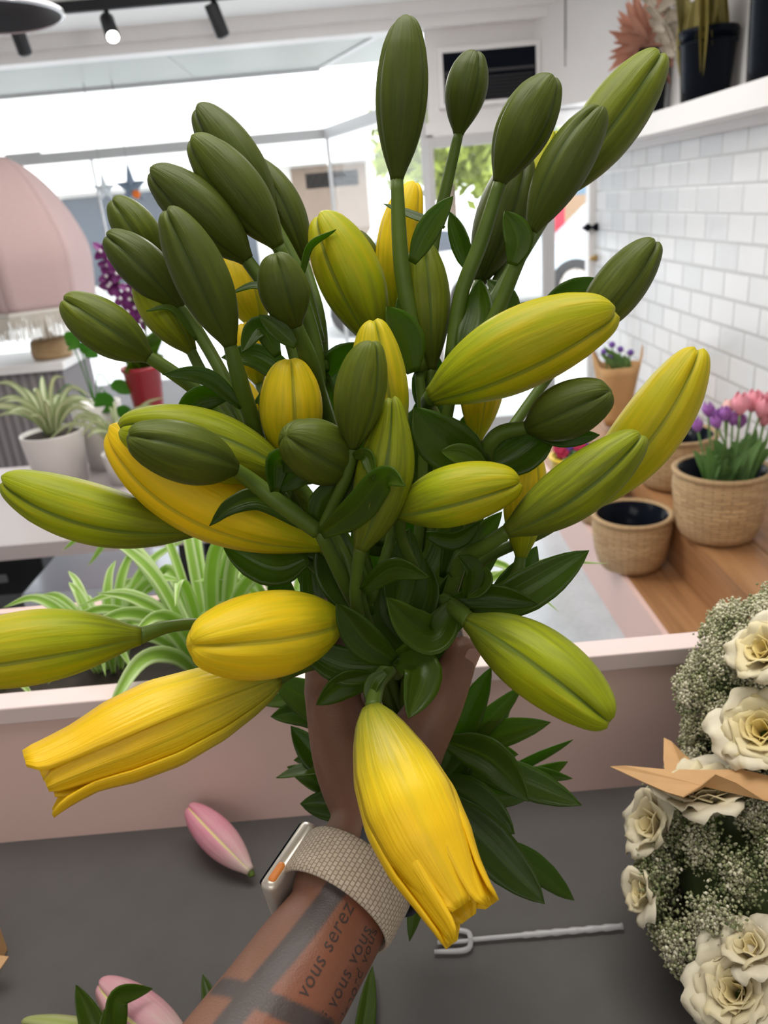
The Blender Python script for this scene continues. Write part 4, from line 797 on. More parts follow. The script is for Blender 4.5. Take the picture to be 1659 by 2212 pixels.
# kraft wrapped bunch standing on the upper step
kb = empty('wrapped_bouquet', (1.19, 3.72, .393), 'small bunch of violet flowers wrapped in kraft paper by the tiled wall', 'bouquet')
V = []; n = 28
for j in range(8):
    v = j/7
    for i in range(n+1):
        a = 2*PI*i/n; r = .055+.065*v+.012*v*math.sin(a*5); z = .413+.30*v+.10*v*v*max(0, math.cos(a*2.0+.6))**2
        V.append((1.19+r*math.cos(a), 3.72+r*.8*math.sin(a), z))
solid(obj('paper', V, [(j*(n+1)+i, j*(n+1)+i+1, (j+1)*(n+1)+i+1, (j+1)*(n+1)+i) for j in range(7) for i in range(n)], M['kraft'], kb), .001)
for k, (x, y) in enumerate([(1322, 745), (1340, 755), (1305, 760), (1362, 762), (1335, 775), (1318, 770)]):
    c = PY(x, y, 3.70); base = Vector((1.19, 3.72, .45)); MB().tube([base, (base+c)/2, c], .004, 6, 3).build('stem', M['tulip_leaf'], kb, None, True)
    MB().lathe([(0, -.016), (.014, -.008), (.017, .004), (.010, .014), (0, .017)], c, 12).build('blossom', mat('violet_blossom', (.16, .07, .35), .6), kb, None, True)
    make_leaf(kb, [base+Vector((0, 0, .2)), (base+c)/2+Vector((.01, -.02, .1)), c+Vector((rng.uniform(-.05, .05), -.02, .0))], .04, rng.uniform(-40, 40), .2, 'tulip_leaf')
# ---------------------------------------------------------------- buckets and dried flowers on the wall shelf
def bucket(c, rt, rb, h, label):
    e = empty('flower_bucket', c, label, 'bucket', 'black flower buckets on the wall shelf')
    MB().lathe([(0, 0), (rb, 0), (rt, h-.02), (rt+.004, h-.02), (rt+.006, h-.004), (rt+.002, h), (rt-.004, h-.002), (rb-.004, .012), (0, .012)], c, 48).build('body', M['black_plastic'], e, None, True)
    MB().lathe([(rt-.008, h-.05), (rt+.003, h-.05), (rt+.0045, h-.046), (rt+.003, h-.042), (rt-.008, h-.042)], c, 48).build('rim', M['black_plastic'], e, None, True)
    return e
bucket((1.318, 3.84, 1.7785), .092, .078, .27, 'black bucket holding the dried orange fan leaf, farthest along the shelf')
bucket((1.318, 3.20, 1.7785), .098, .084, .235, 'black bucket holding dried olive leaves, middle of the shelf')
bucket((1.318, 2.66, 1.7785), .098, .090, .40, 'tall black bucket at the right edge of the photo on the shelf')
M['dry_orange'] = leaf_material('dried_orange', (.60, .29, .20), (.74, .44, .33), (.75, .40, .28), .25, .6)
M['dry_cream'] = leaf_material('dried_cream', (.48, .42, .34), (.62, .55, .46), (.6, .5, .4), .2, .6)
M['dry_olive'] = leaf_material('dried_olive', (.17, .14, .035), (.30, .25, .07), (.35, .28, .05), .2, .5)
dp = empty('dried_palm_fan', (1.318, 3.80, 1.80), 'spiky dried orange palm fan in the farthest black bucket', 'dried flower')
c = Vector((1.30, 3.80, 2.07)); MB().tube([(1.318, 3.80, 1.80), c], .005, 8, 1).build('stem', M['dry_orange'], dp, None, True)
for k in range(74):
    a = PI*(-.38+1.72*k/73)+rng.uniform(-.03, .03); R = rng.uniform(.17, .215)*(1 if k > 6 else .9); d = Vector((-math.cos(a)*.55*0-math.sin(a-PI/2)*-.55, -.0, 0))
    dd = Vector((-math.cos(a-.3)*.62, math.cos(a-.3)*-.25+.0, math.sin(a-.3)*.9)); dd = Vector((dd.x, dd.y, dd.z)).normalized(); o_ = Vector((rng.uniform(-.015, .015), rng.uniform(-.03, .03), 0))
    make_leaf(dp, [c+o_*.3, c+dd*R*.55+o_, c+dd*R+o_*1.6], .034, rng.uniform(-35, 35), .5, 'dry_orange')
dg_ = empty('dried_ruscus', (1.30, 3.34, 1.80), 'pale cream dried feathery leaf spray beside the orange palm fan', 'dried flower')
for k in range(4):
    b = Vector((1.30, 3.34, 1.80)); t = PY([1405, 1440, 1470, 1425][k], [5, -40, 10, 60][k], 3.42+.04*k)
    MB().tube([b, (b+t)/2+Vector((.02, 0, .04)), t], .003, 6, 4).build('stem', M['dry_cream'], dg_, None, True)
    for q in range(9):
        p = b.lerp(t, .45+.065*q)+Vector((.01, 0, .02)); s = 1 if q % 2 else -1
        make_leaf(dg_, [p, p+Vector((-.03*s, .01, .025)), p+Vector((-.065*s, .0, .02+.02*rng.random()))], .034, rng.uniform(-40, 40), .3, 'dry_cream')
do = empty('dried_foliage', (1.318, 3.20, 1.80), 'bunch of olive brown dried leaves in the middle bucket', 'dried flower')
for k in range(26):
    b = Vector((1.318+rng.uniform(-.05, .05), 3.2+rng.uniform(-.05, .05), 1.80)); t = b+Vector((rng.uniform(-.09, .05), rng.uniform(-.12, .12), rng.uniform(.26, .42)))
    make_leaf(do, [b, b.lerp(t, .6)+Vector((0, 0, .03)), t], rng.uniform(.05, .09), rng.uniform(-60, 60), .25, 'dry_olive')
# ---------------------------------------------------------------- left: lamp on the fluted cabinet
g = N('fluted_grey'); sx = g.n('ShaderNodeSeparateXYZ'); g.link(g.objc(), sx.inputs[0]); w = g.math('SINE', g.math('MULTIPLY', sx.outputs[0], 130.0)); g.base(g.mix(g.math('MULTIPLY_ADD', w, .5, .5), (.17, .15, .155, 1), (.27, .245, .25, 1))); g.p(Roughness=.6); g.bump(w, .6, .006); M['fluted'] = g.m
cb = empty('cabinet', (-2.3, 4.5, 0), 'grey fluted cabinet with white top under the fringed lamp', 'cabinet')
MB().box((-3.0, 4.28, 0), (-1.68, 4.75, .835)).build('body', M['fluted'], cb)
bevel(MB().box((-3.02, 4.25, .835), (-1.655, 4.77, .88)).build('top', M['white_paint'], cb), .004); tag(cb.children[-1], 'white top')
lp = empty('table_lamp', (-1.775, 4.45, .88), 'table lamp with large pink faceted shade and cream fringe on the cabinet', 'lamp')
MB().lathe([(0, .001), (.10, .001), (.108, .02), (.110, .055), (.104, .095), (.085, .11), (.03, .115), (.02, .14)], lp.location, 40).build('base', M['wicker'], lp, None, True); tag(lp.children[-1], 'woven rattan base')
MB().tube([(-1.775, 4.45, .99), (-1.775, 4.45, 1.90)], .012, 10, 1).build('pole', M['brass'], lp, None, True)
M['shade'] = mat('pink_fabric', (.50, .355, .345), .8, var=.04, scale=60)
prof = [(.03, 1.91), (.12, 1.85), (.22, 1.74), (.30, 1.60), (.350, 1.45), (.345, 1.31), (.325, 1.15)]; nf = 6; sub = 6; n = nf*sub
def shade_pt(i, j):
    r, z = prof[j]; a = math.radians(-32)+2*PI*i/n; k = (i % sub)/sub; rr = r*math.cos(PI/nf)/math.cos(2*PI/nf*k-PI/nf); return (-1.81+rr*math.cos(a), 4.45+rr*math.sin(a), z)
q_ = crom([(r, z) for r, z in prof], 4); prof = [tuple(x) for x in q_]; V = []; F = []
for gore in range(nf):
    b0 = len(V)
    for j in range(len(prof)): V += [shade_pt(gore*sub+k if k < sub or gore < nf else 0, j) if k < sub else shade_pt((gore+1)*sub % n, j) for k in range(sub+1)]
    F += [(b0+j*(sub+1)+k, b0+j*(sub+1)+k+1, b0+(j+1)*(sub+1)+k+1, b0+(j+1)*(sub+1)+k) for j in range(len(prof)-1) for k in range(sub)]
sh = obj('lamp_shade', V, F, M['shade'], lp, smooth=True); solid(sh, .003); tag(sh, 'pink fabric shade')
rimV = [Vector(shade_pt(i, len(prof)-1)) for i in range(n)]; m_ = MB()
for i in range(n): m_.bar(rimV[i]+Vector((0, 0, .004)), rimV[(i+1) % n]+Vector((0, 0, .004)), .006, .022)
m_.build('trim', mat('cream_braid', (.62, .58, .52), .8), lp)
m_ = MB()
for i in range(n):
    for q in range(26):
        p = rimV[i].lerp(rimV[(i+1) % n], (q+rng.random()*.6)/26); l = rng.uniform(.115, .14); x = rng.uniform(-.006, .006); y = rng.uniform(-.006, .006)
        m_.add([p+Vector((-.0014, 0, 0)), p+Vector((.0014, 0, 0)), p+Vector((.0012+x, y, -l)), p+Vector((-.0012+x, y, -l)), p+Vector((0, .002, 0)), p+Vector((x, y+.002, -l))], [(0, 1, 2, 3), (1, 4, 5, 2), (4, 0, 3, 5)])
fr = m_.build('fringe', mat('cream_fringe', (.66, .61, .54), .8), lp); tag(fr, 'cream thread fringe')
# picnic style display table and bench
M['greywood'] = mat('painted_boards', (.46, .42, .42), .30, var=.05, scale=4); M['greywood_edge'] = mat('painted_edge', (.30, .27, .27), .5, var=.08)
tb = empty('display_table', (-1.4, 2.4, 0), 'long pale grey display table holding the potted plants at left', 'table')
bevel(MB().box((-2.9, 1.97, .705), (-.34, 2.74, .75)).build('tabletop', M['greywood'], tb), .003)
for x in (-2.7, -.62):
    for y in (2.12, 2.64): MB().bar((x, y, 0), (x+.0, y+(.2 if y < 2.5 else -.2), .705), .09, .06, (1, 0, 0)).build('leg', M['black_matte'], tb)
MB().box((-2.7, 2.45, .25), (-.6, 2.55, .33)).build('stretcher', M['black_matte'], tb)
bn = empty('low_bench', (-.8, 2.43, 0), 'low grey bench with glossy seat tucked below the display table', 'bench')
bevel(MB().box((-1.195, 2.285, .405), (-.45, 2.60, .45)).build('seat', mat('bench_seat', (.72, .80, .92), .14, var=.05, scale=4, IOR=2.2), bn), .003)
for x in (-1.12, -.52): MB().add([(x-.05, 2.33, .405), (x+.06, 2.33, .405), (x+.085, 2.33, 0), (x-.02, 2.33, 0), (x-.05, 2.55, .405), (x+.06, 2.55, .405), (x+.085, 2.55, 0), (x-.02, 2.55, 0)], [(0, 3, 2, 1), (4, 5, 6, 7), (0, 1, 5, 4), (1, 2, 6, 5), (2, 3, 7, 6), (3, 0, 4, 7)]).build('leg', M['greywood_edge'], bn)
MB().bar((-1.05, 2.45, .05), (-.8, 2.45, .40), .05, .03, (0, 1, 0)).build('brace', M['grey_metal'], bn)
bx = empty('crate', (-2.0, 2.9, 0), 'dark crate standing on the floor behind the display table', 'crate')
bevel(MB().box((-2.7, 2.8, 0), (-1.35, 3.3, .38)).build('box', M['black_matte'], bx), .01); MB().box((-2.5, 2.792, .27), (-1.5, 2.801, .30)).build('handle', M['grey_metal'], bx)
# ---------------------------------------------------------------- spider plants
def stripe_leaf(name, core, edge):
    g = N(name); uvv, u, v = g.uv(); d = g.math('ABSOLUTE', g.math('SUBTRACT', u, .5)); m_ = g.n('ShaderNodeMapRange'); g.link(d, m_.inputs[0]); m_.inputs[1].default_value = .22; m_.inputs[2].default_value = .32
    nz = g.noise(g.objc(), 40, 2); g.base(g.mix(m_.outputs[0], g.mix(nz, tuple(x*.8 for x in core)+(1,), tuple(core)+(1,)), tuple(edge)+(1,))); g.p(Roughness=.4); g.translucent(.35, tuple(min(1, x*1.6) for x in core)+(1,)); return g.m
M['spider_a'] = stripe_leaf('spider_leaf', (.36, .56, .10), (.66, .76, .42)); M['spider_b'] = stripe_leaf('spider_leaf_pale', (.62, .66, .46), (.16, .27, .07))
def spider_plant(c, pot, n, L, label, m='spider_a', W=.018, seed=1, droop=.55, lean=(0, 0), group=None, thick_leaf=.0005):
    e = empty('spider_plant', c, label, 'potted plant', group); c = Vector(c); r2 = random.Random(seed); top = c.copy()
    if pot:
        rt, rb, h = pot; MB().lathe([(0, 0), (rb, 0), (rt, h-.004), (rt, h), (rt-.005, h), (rt-.008, h-.015), (0, h-.015)], c, 40).build('pot', M['white_pot'], e, None, True)
        MB().lathe([(0, h-.006), (rt*.5, h-.005), (rt-.006, h-.013)], c, 24).build('soil', M['soil'], e, None, True); top = c+Vector((0, 0, h-.008))
    for k in range(n):
        a = 2*PI*k/n*2.618+r2.uniform(-.2, .2); l = L*r2.uniform(.6, 1.1); up = r2.uniform(.35, 1.0); d = Vector((math.cos(a), math.sin(a), 0)); o = d*r2.uniform(.004, .02)
        hz = l*(.40+.5*(1-up)); vz = l*(.35+.6*up); p1 = top+o+d*hz*.30+Vector((0, 0, vz*.55)); p2 = top+o+d*hz*.72+Vector((0, 0, vz*(.86-.1*droop))); p3 = top+o+d*hz*1.25+Vector((lean[0], lean[1], vz*(1.0-droop*r2.uniform(.4, 1.5)*(1.2-up))))
        make_leaf(e, [top+o, p1, p2, p3], W*r2.uniform(.75, 1.15), r2.uniform(-25, 25), .4, m, thick=thick_leaf, shape=1 if False else 0)
    return e
spider_plant((-1.062, 2.50, .751), (.100, .080, .175), 24, .24, 'spider plant in white pot on the table, leftmost at the photo edge', 'spider_b', .020, 3, group='spider plants on the display table')
spider_plant((-.83, 2.46, .751), (.070, .058, .10), 26, .25, 'spider plant in small white pot with long arching leaves, middle of the table', 'spider_b', .016, 9, .8, group='spider plants on the display table')
wp = empty('plant_pot', (-.955, 2.65, .751), 'tall white pot with trailing round leaves behind the leftmost spider plant', 'potted plant')
MB().lathe([(0, 0), (.065, 0), (.085, .225), (.078, .225), (.074, .20), (0, .20)], wp.location, 32).build('pot', M['white_pot'], wp, None, True)
M['pothos'] = leaf_material('pothos_leaf', (.04, .13, .02), (.09, .24, .03), (.2, .6, .03), .35, .3)
for k, (x, y, W, x2, y2) in enumerate([(142, 738, 40, 172, 752), (172, 752, 34, 212, 772), (205, 870, 44, 250, 885), (240, 835, 30, 285, 850), (110, 880, 30, 135, 900), (255, 895, 34, 285, 905)]):
    a = PY(x, y, 2.60); b = PY(x2, y2, 2.58); make_leaf(wp, [a, (a+b)/2+Vector((0, 0, .012)), b], m_at(W, 2.8), 10, .2, 'pothos', shape=0)
    r0 = Vector((-.955, 2.65, .96)); MB().tube([r0, (r0+a)/2+Vector((0, 0, .08)), a], .0022, 6, 5).build('vine', M['pothos'], wp, None, True)
rv = empty('red_planter', (-.765, 2.62, .751), 'tapered red planter with dark leaves and purple flower spray', 'potted plant')
MB().lathe([(0, 0), (.032, 0), (.035, .06), (.062, .325), (.068, .33), (.068, .342), (.058, .342), (.055, .31), (0, .31)], rv.location, 32).build('pot', mat('red_glaze', (.30, .012, .025), .35), rv, None, True)
for k in range(14):
    a = rng.uniform(0, 2*PI); b = Vector((-.765, 2.62, 1.06)); t = b+Vector((math.cos(a)*.09, math.sin(a)*.09, rng.uniform(.03, .16))); make_leaf(rv, [b, (b+t)/2+Vector((0, 0, .02)), t], .045, rng.uniform(-40, 40), .25, 'leaf')
st = [Vector((-.765, 2.62, 1.06)), PY(312, 690, 2.62), PY(262, 620, 2.62), PY(225, 548, 2.62)]; MB().tube(st, .004, 8, 6).build('stem', M['stem'], rv, None, True)
M['orchid'] = mat('orchid_purple', (.16, .01, .15), .5, var=.2, scale=60); M['orchid_w'] = mat('orchid_white', (.80, .74, .82), .4)
q = crom([tuple(s) for s in st[1:]], 9)
for k in range(19):
    p = Vector(q[k % len(q)])+Vector((rng.uniform(-.035, .035), rng.uniform(-.02, .02), rng.uniform(-.02, .02)))
    for s in range(4):
        a = s*PI/2+k; d = Vector((math.cos(a), -.25, math.sin(a))); make_leaf(rv, [p, p+d*.016, p+d*.036], .026, rng.uniform(-30, 30), .2, 'orchid', name='petal', thick=.0008)
    MB().lathe([(0, -.007), (.007, 0), (0, .007)], p+Vector((0, -.022, 0)), 8).build('lip', M['orchid_w'], rv, None, True)
# planter trough behind the ledge with spider plants
tr = empty('planter_trough', (-.6, .85, 0), 'pink planter trough behind the ledge filled with spider plants', 'planter')
MB().box((-1.25, .94, 0), (.10, .955, 1.06)).box((-1.25, .718, 1.0), (-1.235, .955, 1.06)).box((.085, .718, 0), (.10, .955, 1.06)).build('panel', M['pink'], tr)
MB().box((-1.235, .718, .98), (.085, .94, 1.02)).build('soil', M['soil'], tr)
for k, (x, n, L, lab, sd, W) in enumerate([(-.225, 30, .27, 'bright green spider plant behind the ledge with tall arching leaves, beside the yellow buds', 4, .016), (-.36, 22, .17, 'low bright green spider plant behind the ledge, above the left yellow bud', 5, .015), (-.50, 18, .12, 'low spider plant behind the ledge at the left photo edge', 6, .015), (-.13, 22, .17, 'spider plant behind the ledge hidden mostly by the leaves left of the hand', 7, .013), (.03, 14, .22, 'spider plant behind the ledge with thin leaf tips showing right of the bunch', 8, .010)]):
    spider_plant((x, .815 + .03*(k % 2), 1.018), None, n, L, lab, 'spider_a', W, sd, .6, group='spider plants in the trough')
# ---------------------------------------------------------------- ceiling fittings
M['spot_glow'] = emit('spot_glow', (1, .96, .88), 14)
tk = empty('light_track', (-1.0, 4.3, 2.49), 'black ceiling track carrying the spotlights', 'track light')
MB().box((-2.0, 4.28, 2.475), (-.3, 4.31, 2.52)).build('rail', M['black_matte'], tk)
def spot(top, aim, label, lit):
    e = empty('spotlight', top, label, 'spotlight', 'black spotlights on the track'); t = Vector(top); d = Vector(aim).normalized()
    MB().tube([t, t+Vector((0, 0, -.05))], .012, 10, 1).build('stem', M['black_matte'], e, None, True); c = t+Vector((0, 0, -.06))
    MB().lathe([(0, -.05), (.030, -.05), (.033, -.044), (.033, .085), (.028, .09), (.026, .07), (0, .07)], c, 28, d).build('can', M['black_matte'], e, None, True)
    MB().lathe([(0, .072), (.024, .078), (.027, .092), (.020, .098), (0, .10)], c, 24, d).build('bulb', M['spot_glow'] if lit else M['grey_metal'], e, None, True)
spot((-1.52, 4.30, 2.475), (.05, .35, -1), 'black spotlight hanging below the pendant lamp at far left', False)
spot((-1.09, 4.30, 2.475), (.30, -.75, -.75), 'black spotlight with glowing bulb turned towards the room', True)
spot((-.585, 4.30, 2.475), (.25, .3, -.95), 'black spotlight hanging right of the glowing one', False)
pdn = empty('pendant_lamp', (-1.30, 3.4, 2.5), 'large black pendant lamp at the top left corner', 'lamp')
MB().lathe([(0, 2.40), (.05, 2.40), (.10, 2.385), (.20, 2.35), (.262, 2.305), (.266, 2.285), (.258, 2.287), (.19, 2.335), (.09, 2.37), (0, 2.38)], (-1.30, 3.4, 0), 48).build('shade', M['black_matte'], pdn, None, True)
MB().lathe([(.258, 2.288), (.266, 2.282), (.274, 2.288), (.270, 2.302), (.262, 2.305)], (-1.30, 3.4, 0), 48).build('rim', mat('chrome_rim', (.5, .5, .52), .25, .8), pdn, None, True); tag(pdn.children[-1], 'pale metal rim')
MB().tube([(-1.30, 3.4, 2.40), (-1.30, 3.4, 2.52)], .006, 8, 1).build('cord', M['black_matte'], pdn, None, True)
for k, (x, y, s, c_, lab) in enumerate([(284, 405, .125, (.16, .21, .28), 'blue-grey paper star with an orange dot hanging in the front window'), (226, 410, .095, (.62, .66, .68), 'pale paper star hanging in the front window left of the blue one')]):
    p = PY(x, y, 6.35); e = empty('hanging_star', p, lab, 'ornament', 'paper stars in the window'); V = []; 
    for q in range(10): a = PI/2+q*PI/5; r = s*(1.55 if q == 0 else 1) if q % 2 == 0 else s*.42; V.append(p+Vector((r*math.cos(a), 0, r*math.sin(a))))
    V += [p+Vector((0, -.03, 0)), p+Vector((0, .03, 0))]; obj('star', V, [(q, (q+1) % 10, 10) for q in range(10)]+[((q+1) % 10, q, 11) for q in range(10)], mat('star_paper', c_, .6), e, smooth=False)
    MB().tube([p+Vector((0, 0, s*.9)), Vector((p.x, p.y, 2.5))], .003, 6, 1).build('cord', M['grey_metal'], e, None, True)
    if k == 0: MB().lathe([(0, -.004), (.03, -.004), (.03, .004), (0, .004)], p+Vector((.035, -.034, -.05)), 16, (0, 1, 0)).build('dot', mat('orange_dot', (.9, .20, .02), .5), e, None, True)
# ---------------------------------------------------------------- things lying on the worktop
fb = empty('lily_bud', PZ(480, 1820, .901), 'single pink and green lily bud lying alone on the charcoal worktop', 'lily bud')
V, F, U = bud_mesh(PZ(541, 1882, .916), PY(409, 1745, .668), .036, -4, 0, 0, 0); o = obj('bud', V, F, M['bud_pink'], fb, uv=U); o['tone'] = .95
V, F, U = tube_mesh([PZ(535, 1876, .916), PZ(542, 1886, .914), PZ(545, 1894, .912)], [.0042, .0034, .003], 10, 3); obj('pedicel', V, F, M['stem'], fb, uv=U)
ps = empty('pink_lily_stem', PZ(330, 2300, .905), 'cut pink lily stem with curled leaves lying at the bottom left of the worktop', 'lily')
V, F, U = tube_mesh([PZ(520, 2420, .91), PZ(430, 2340, .912), PZ(380, 2300, .914), PZ(300, 2290, .912)], .004, 10, 5); obj('stem', V, F, M['stem'], ps, uv=U)
V, F, U = bud_mesh(PZ(420, 2290, .918), PZ(218, 2125, .945), .037, -22, 0, -.05, 0); o = obj('bud', V, F, M['bud_pink'], ps, uv=U); o['tone'] = .85
V, F, U = bud_mesh(PZ(340, 2290, .917), PZ(50, 2215, .922), .030, 10, 0, 0, 0); o = obj('bud', V, F, M['bud_pink'], ps, uv=U); o['tone'] = .10
for pts, zz, W, roll in [([(235, 2330), (205, 2225), (164, 2127)], (.915, .935, .965), .020, -10), ([(250, 2290), (248, 2190), (262, 2150), (330, 2136)], (.93, .965, .972, .960), .019, 25), ([(300, 2300), (240, 2230), (225, 2180)], (.92, .94, .95), .020, 10), ([(470, 2260), (455, 2170), (438, 2104)], (.905, .912, .92), .014, 0)]:
    make_leaf(ps, [PZ(x, y, z) for (x, y), z in zip(pts, zz)], W, roll, .35)
sl = empty('lily_leaf', PZ(780, 2340, .902), 'narrow green leaf lying on the worktop right of the forearm at the bottom', 'leaf')
make_leaf(sl, [PZ(772, 2370, .903), PZ(788, 2220, .908), PZ(805, 2085, .912)], .017, 0, .3, name='blade')
kp = empty('kraft_box', PZ(-60, 2080, .9), 'kraft cardboard box corner at the left edge of the worktop', 'box')
bevel(MB().add([(*PZ(18, 2052, .9)[:2], .901), (*PZ(-15, 2130, .9)[:2], .901), (*PZ(-200, 2100, .9)[:2], .901), (*PZ(-150, 2010, .9)[:2], .901)] + [(*PZ(18, 2052, .9)[:2], .93), (*PZ(-15, 2130, .9)[:2], .93), (*PZ(-200, 2100, .9)[:2], .93), (*PZ(-150, 2010, .9)[:2], .93)],
      [(3, 2, 1, 0), (4, 5, 6, 7), (0, 1, 5, 4), (1, 2, 6, 5), (2, 3, 7, 6), (3, 0, 4, 7)]).build('body', M['kraft'], kp), .001)
MB().bar(PZ(10, 2080, .9305), PZ(-150, 2060, .9305), .012, .001).build('tape', mat('paper_tape', (.5, .30, .14), .5), kp)
# clear ribbed pick with a forked holder
g = N('clear_plastic'); g.base((.80, .80, .82)); g.p(Roughness=.12); g.b.inputs['Transmission Weight'].default_value = .55; g.b.inputs['IOR'].default_value = 1.45; M['clear'] = g.m
fk = empty('card_pick', PZ(1140, 2020, .9), 'clear plastic forked card pick lying on the worktop below the yellow flower', 'pick')
z = .9045; m_ = MB(); a, b = PZ(1016, 2030, z), PZ(1345, 2001, z); n = 9
pts = []; rad = []
for k in range(n*4+1):
    t = k/(n*4); pts.append(a.lerp(b, t)); rad.append(.0022+(.0011*(1-(k % 4)/4.0) if t > .35 else 0))
m_.tube(pts, rad, 8, 1); m_.build('shaft', M['clear'], fk, None, True)
for (y0, y1) in ((2012, 2008), (2052, 2056)):
    m_ = MB().tube([PZ(1018, 2031, z), PZ(1006, y0, z), PZ(938, y1, z)], [.0026, .0026, .002], 8, 5); m_.build('prong', M['clear'], fk, None, True)
MB().tube([PZ(1016, 2032, z), PZ(990, 2034, z), PZ(945, 2036, z)], .0020, 8, 3).build('prong', M['clear'], fk, None, True)
# ---------------------------------------------------------------- white rose arrangements
def rose_mat(name, outer, inner):
    g = N(name); uvv, u, v = g.uv(); tone = g.attr('tone'); nz = g.noise(g.objc(), 70, 3)
    f = g.math('ADD', g.math('MULTIPLY', tone, .8), g.math('MULTIPLY', g.math('SUBTRACT', nz, .5), .4))
    g.base(g.mix(f, tuple(outer)+(1,), tuple(inner)+(1,))); g.p(Roughness=.55); g.translucent(.2, (.85, .75, .5, 1)); return g.m
M['rose'] = rose_mat('rose_petal', (.80, .74, .58), (.82, .66, .26))
M['rose_y'] = rose_mat('rose_petal_yellow', (.86, .80, .62), (.88, .66, .10))
def rose(c, axis, R, label, m='rose', n=20, spread=1.0, seed=0):
    r2 = random.Random(seed); e = empty('rose', c, label, 'rose', 'cream roses in the arrangements'); c = Vector(c); ax = Vector(axis).normalized(); e1 = ax.orthogonal().normalized(); e2 = ax.cross(e1)
    MB().lathe([(0, -.5*R), (.16*R, -.42*R), (.22*R, -.15*R), (.1*R, .1*R), (0, .15*R)], c, 14, ax).build('calyx', M['stem'], e, None, True)
    for k in range(n):
        o = k/(n-1); ph = k*2.39996+r2.uniform(-.2, .2); d = e1*math.cos(ph)+e2*math.sin(ph); s = ax.cross(d); nu, nv = 9, 9; V = []; U = []
        Lp = R*(.78+.42*o); al = (.10+1.02*o**1.25)*spread; hw = R*(.34+.36*o); wv = r2.uniform(0, 6); tilt = r2.uniform(-.12, .12); ruff = r2.uniform(.03, .075); al *= r2.uniform(.85, 1.18)
        for j in range(nv):
            v = j/(nv-1); bend = al*(.35+.65*v); rad = .10*R+Lp*(math.sin(bend)*v*.9+.12*o*v); hgt = -.25*R+Lp*(1.05*math.sin(v*1.35)*math.cos(bend*.72)); w = hw*math.sin(min(1, v*1.2+.1)*PI*.5)**.8*(1-.50*max(0, (v-.72)/.28)**2.2)
            for i in range(nu):
                q = 2*i/(nu-1)-1; wrap = (1-o*.65)*1.5; an = q*wrap*.9; rr = max(rad, .12*R)
                x = rr*math.cos(an)*(1-.0*q) + (o*.10*R*q*q*v if o > .4 else 0); y = w*q if wrap < .9 else rr*math.sin(an)*1.15+w*q*.25
                curl = .10*R*o*max(0, v-.75)*4*abs(q)**1.5
                V.append(c+d*(x+curl+ruff*R*math.sin(q*4.2+wv)*v*v+tilt*R*q*v)+s*y+ax*(hgt-.10*R*q*q*v*o+ruff*R*math.sin(q*5.5+wv*2)*v*v+.10*R*o*max(0, 1-abs(q)*2.2)*max(0, v-.7)*3)); U.append((i/(nu-1), v))
        p = obj('petal', V, [(j*nu+i, j*nu+i+1, (j+1)*nu+i+1, (j+1)*nu+i) for j in range(nv-1) for i in range(nu-1)], M[m], e, uv=U); solid(p, .0006); p['tone'] = 1-o
    return e
g = N('lace_floret'); rn = g.attr('shade', 'GEOMETRY'); g.base(g.ramp(rn, [(0, (.08, .11, .035)), (.35, (.31, .33, .16)), (.65, (.60, .58, .40)), (1, (.82, .77, .61))])); g.p(Roughness=.7); M['lace'] = g.m
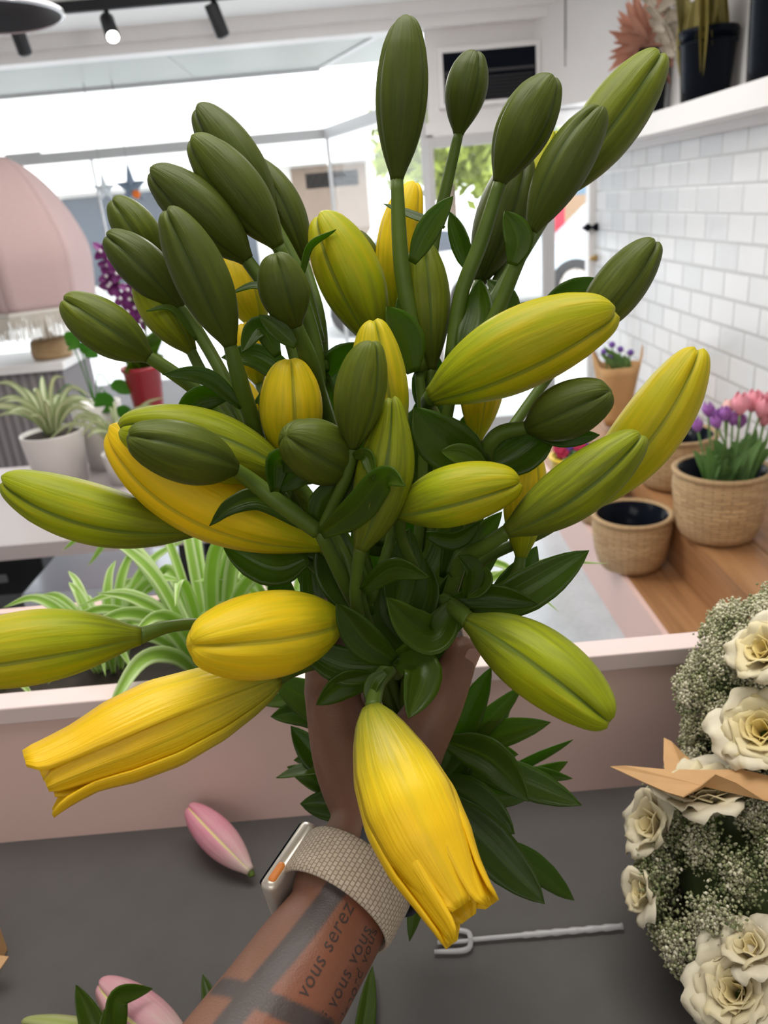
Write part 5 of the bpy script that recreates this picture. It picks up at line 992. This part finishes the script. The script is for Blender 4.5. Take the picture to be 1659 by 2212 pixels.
def lace(name, c, ax3, label, n, seed, size=.0017, clump=.0105, holes=.05):
    """frothy white-green lace flower filler: thousands of tiny florets gathered in domed umbels over a green core"""
    r = np.random.RandomState(seed); c = np.array(c); A = np.array([list(a) for a in ax3]); e = empty(name, tuple(c), label, 'filler flowers')
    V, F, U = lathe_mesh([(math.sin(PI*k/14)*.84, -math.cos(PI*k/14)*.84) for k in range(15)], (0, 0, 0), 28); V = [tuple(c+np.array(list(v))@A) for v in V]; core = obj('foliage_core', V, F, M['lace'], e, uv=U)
    K = 190; gi = np.arange(K)+.5; phs = np.arccos(1-2*gi/K); thg = PI*(1+5**.5)*gi; dirs = np.stack([np.cos(thg)*np.sin(phs), np.sin(thg)*np.sin(phs), np.cos(phs)], 1)+r.normal(size=(K, 3))*.05; dirs /= np.linalg.norm(dirs, axis=1)[:, None]
    keep = (dirs@A)@np.array(list(EYE-Vector(tuple(c)))) > -.34*np.linalg.norm(dirs@A, axis=1)*(EYE-Vector(tuple(c))).length; keep &= r.rand(K) > holes; dirs = dirs[keep]; K = len(dirs)
    base = np.array([[1, 0, 0], [-1, 0, 0], [0, 1, 0], [0, -1, 0], [0, 0, 1], [0, 0, -1]]); tri = [(0, 2, 4), (2, 1, 4), (1, 3, 4), (3, 0, 4), (2, 0, 5), (1, 2, 5), (3, 1, 5), (0, 3, 5)]
    cl = r.randint(0, K, n); cen = c + (dirs*(.93+.10*r.rand(K)[:, None]))@A; out = dirs@A; out /= np.linalg.norm(out, axis=1)[:, None]
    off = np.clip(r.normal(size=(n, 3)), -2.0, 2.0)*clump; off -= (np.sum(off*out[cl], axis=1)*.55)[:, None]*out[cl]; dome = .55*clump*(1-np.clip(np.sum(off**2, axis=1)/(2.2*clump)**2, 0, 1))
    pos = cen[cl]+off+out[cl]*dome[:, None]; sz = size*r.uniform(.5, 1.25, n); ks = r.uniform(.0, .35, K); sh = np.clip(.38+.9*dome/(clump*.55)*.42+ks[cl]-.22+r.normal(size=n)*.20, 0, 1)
    V = (pos[:, None, :]+base[None]*sz[:, None, None]*r.uniform(.6, 1.4, (n, 6, 1))).reshape(-1, 3); F = (np.array(tri)[None]+np.arange(n)[:, None, None]*6).reshape(-1, 3)
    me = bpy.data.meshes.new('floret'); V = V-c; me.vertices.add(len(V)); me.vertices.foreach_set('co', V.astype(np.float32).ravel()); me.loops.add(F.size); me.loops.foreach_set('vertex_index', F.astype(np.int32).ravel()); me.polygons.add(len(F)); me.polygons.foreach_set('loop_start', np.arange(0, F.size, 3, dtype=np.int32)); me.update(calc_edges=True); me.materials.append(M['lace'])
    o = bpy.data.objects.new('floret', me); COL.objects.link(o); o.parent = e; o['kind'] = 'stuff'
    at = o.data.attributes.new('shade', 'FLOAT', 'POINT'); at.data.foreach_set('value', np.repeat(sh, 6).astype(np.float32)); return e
LC = Vector((.375, .475, 1.002)); lace('lace_flowers', LC, [(.185, .02, .03), (-.02, .135, .03), (0, -.05, .085)], 'mound of frothy pale green lace flowers in the lower right arrangement on the worktop', 95000, 3)
UC = P(1725, 1555, .70); lace('lace_flowers', UC, [(.095, .0, .03), (0, .07, .02), (-.03, -.0, .115)], 'upright froth of pale lace flowers behind the kraft paper at the right edge', 45000, 4, clump=.008, size=.0015)
def rp(x, y, d): return P(x, y, d)
tocam = lambda p, sx=0, up=0: (EYE-p).normalized()+Vector(ROT.transposed()[0])*sx+Vector(ROT.transposed()[1])*up
for (x, y, d, R, sx, up, lab, m, n, sd) in [
    (1528, 1742, .628, .0345, -.9, 3.6, 'large cream rose right under the kraft paper in the lower arrangement', 'rose', 22, 1),
    (1432, 1790, .655, .0285, -4.5, 1.6, 'cream rose seen from its side on the left edge of the lower arrangement', 'rose', 16, 2),
    (1408, 1930, .628, .0215, -4.5, .8, 'narrow half-opened cream rose low on the left of the lower arrangement', 'rose', 9, 3),
    (1632, 2062, .548, .0215, -1.0, 1.6, 'small cream rose above the ruffled one at bottom right', 'rose', 14, 4),
    (1602, 2152, .548, .0305, -.6, .5, 'ruffled wide-open cream rose at the bottom right corner', 'rose', 30, 5),
    (1605, 2232, .556, .0225, -.8, -.5, 'cream rose cut by the bottom edge of the photo below the ruffled one', 'rose', 16, 6),
    (1655, 1590, .630, .033, -.35, .45, 'big yellow-hearted cream rose above the kraft paper', 'rose_y', 28, 7),
    (1668, 1420, .636, .0285, -1.6, 1.2, 'cream rose at the right edge level with the pink ledge', 'rose_y', 18, 8)]:
    p = rp(x, y, d); rose(p, tocam(p, sx, up), R, lab, m, n, 1.0, sd)
kr = empty('kraft_paper', P(1560, 1680, .60), 'torn brown kraft paper wrap between the two rose arrangements', 'paper')
def sheet(pts, d, name, nrm_d):
    """folded paper panel: outline fan with a crease"""
    V = [P(x, y, dd) for (x, y), dd in zip(pts, d)]; n = len(V); c = sum(V, Vector())/n+Vector((0, -.008, .002)); V.append(c)
    o = obj(name, V, [(i, (i+1) % n, n) for i in range(n)], M['kraft'], kr, smooth=False); solid(o, .0008, 0); s = o.modifiers.new('s', 'SUBSURF'); s.levels = s.render_levels = 0; return o
sheet([(1318, 1656), (1350, 1654), (1430, 1662), (1520, 1664), (1600, 1662), (1720, 1690), (1720, 1745), (1650, 1728), (1590, 1690), (1545, 1672), (1510, 1700), (1475, 1722), (1440, 1712), (1390, 1690)], [.68, .67, .65, .63, .613, .595, .582, .582, .592, .598, .592, .592, .612, .645], 'wrap', 0)
sheet([(1434, 1594), (1450, 1602), (1480, 1632), (1525, 1668), (1480, 1675), (1437, 1675), (1433, 1640)], [.69, .685, .675, .65, .64, .645, .665], 'folded_corner', 0)
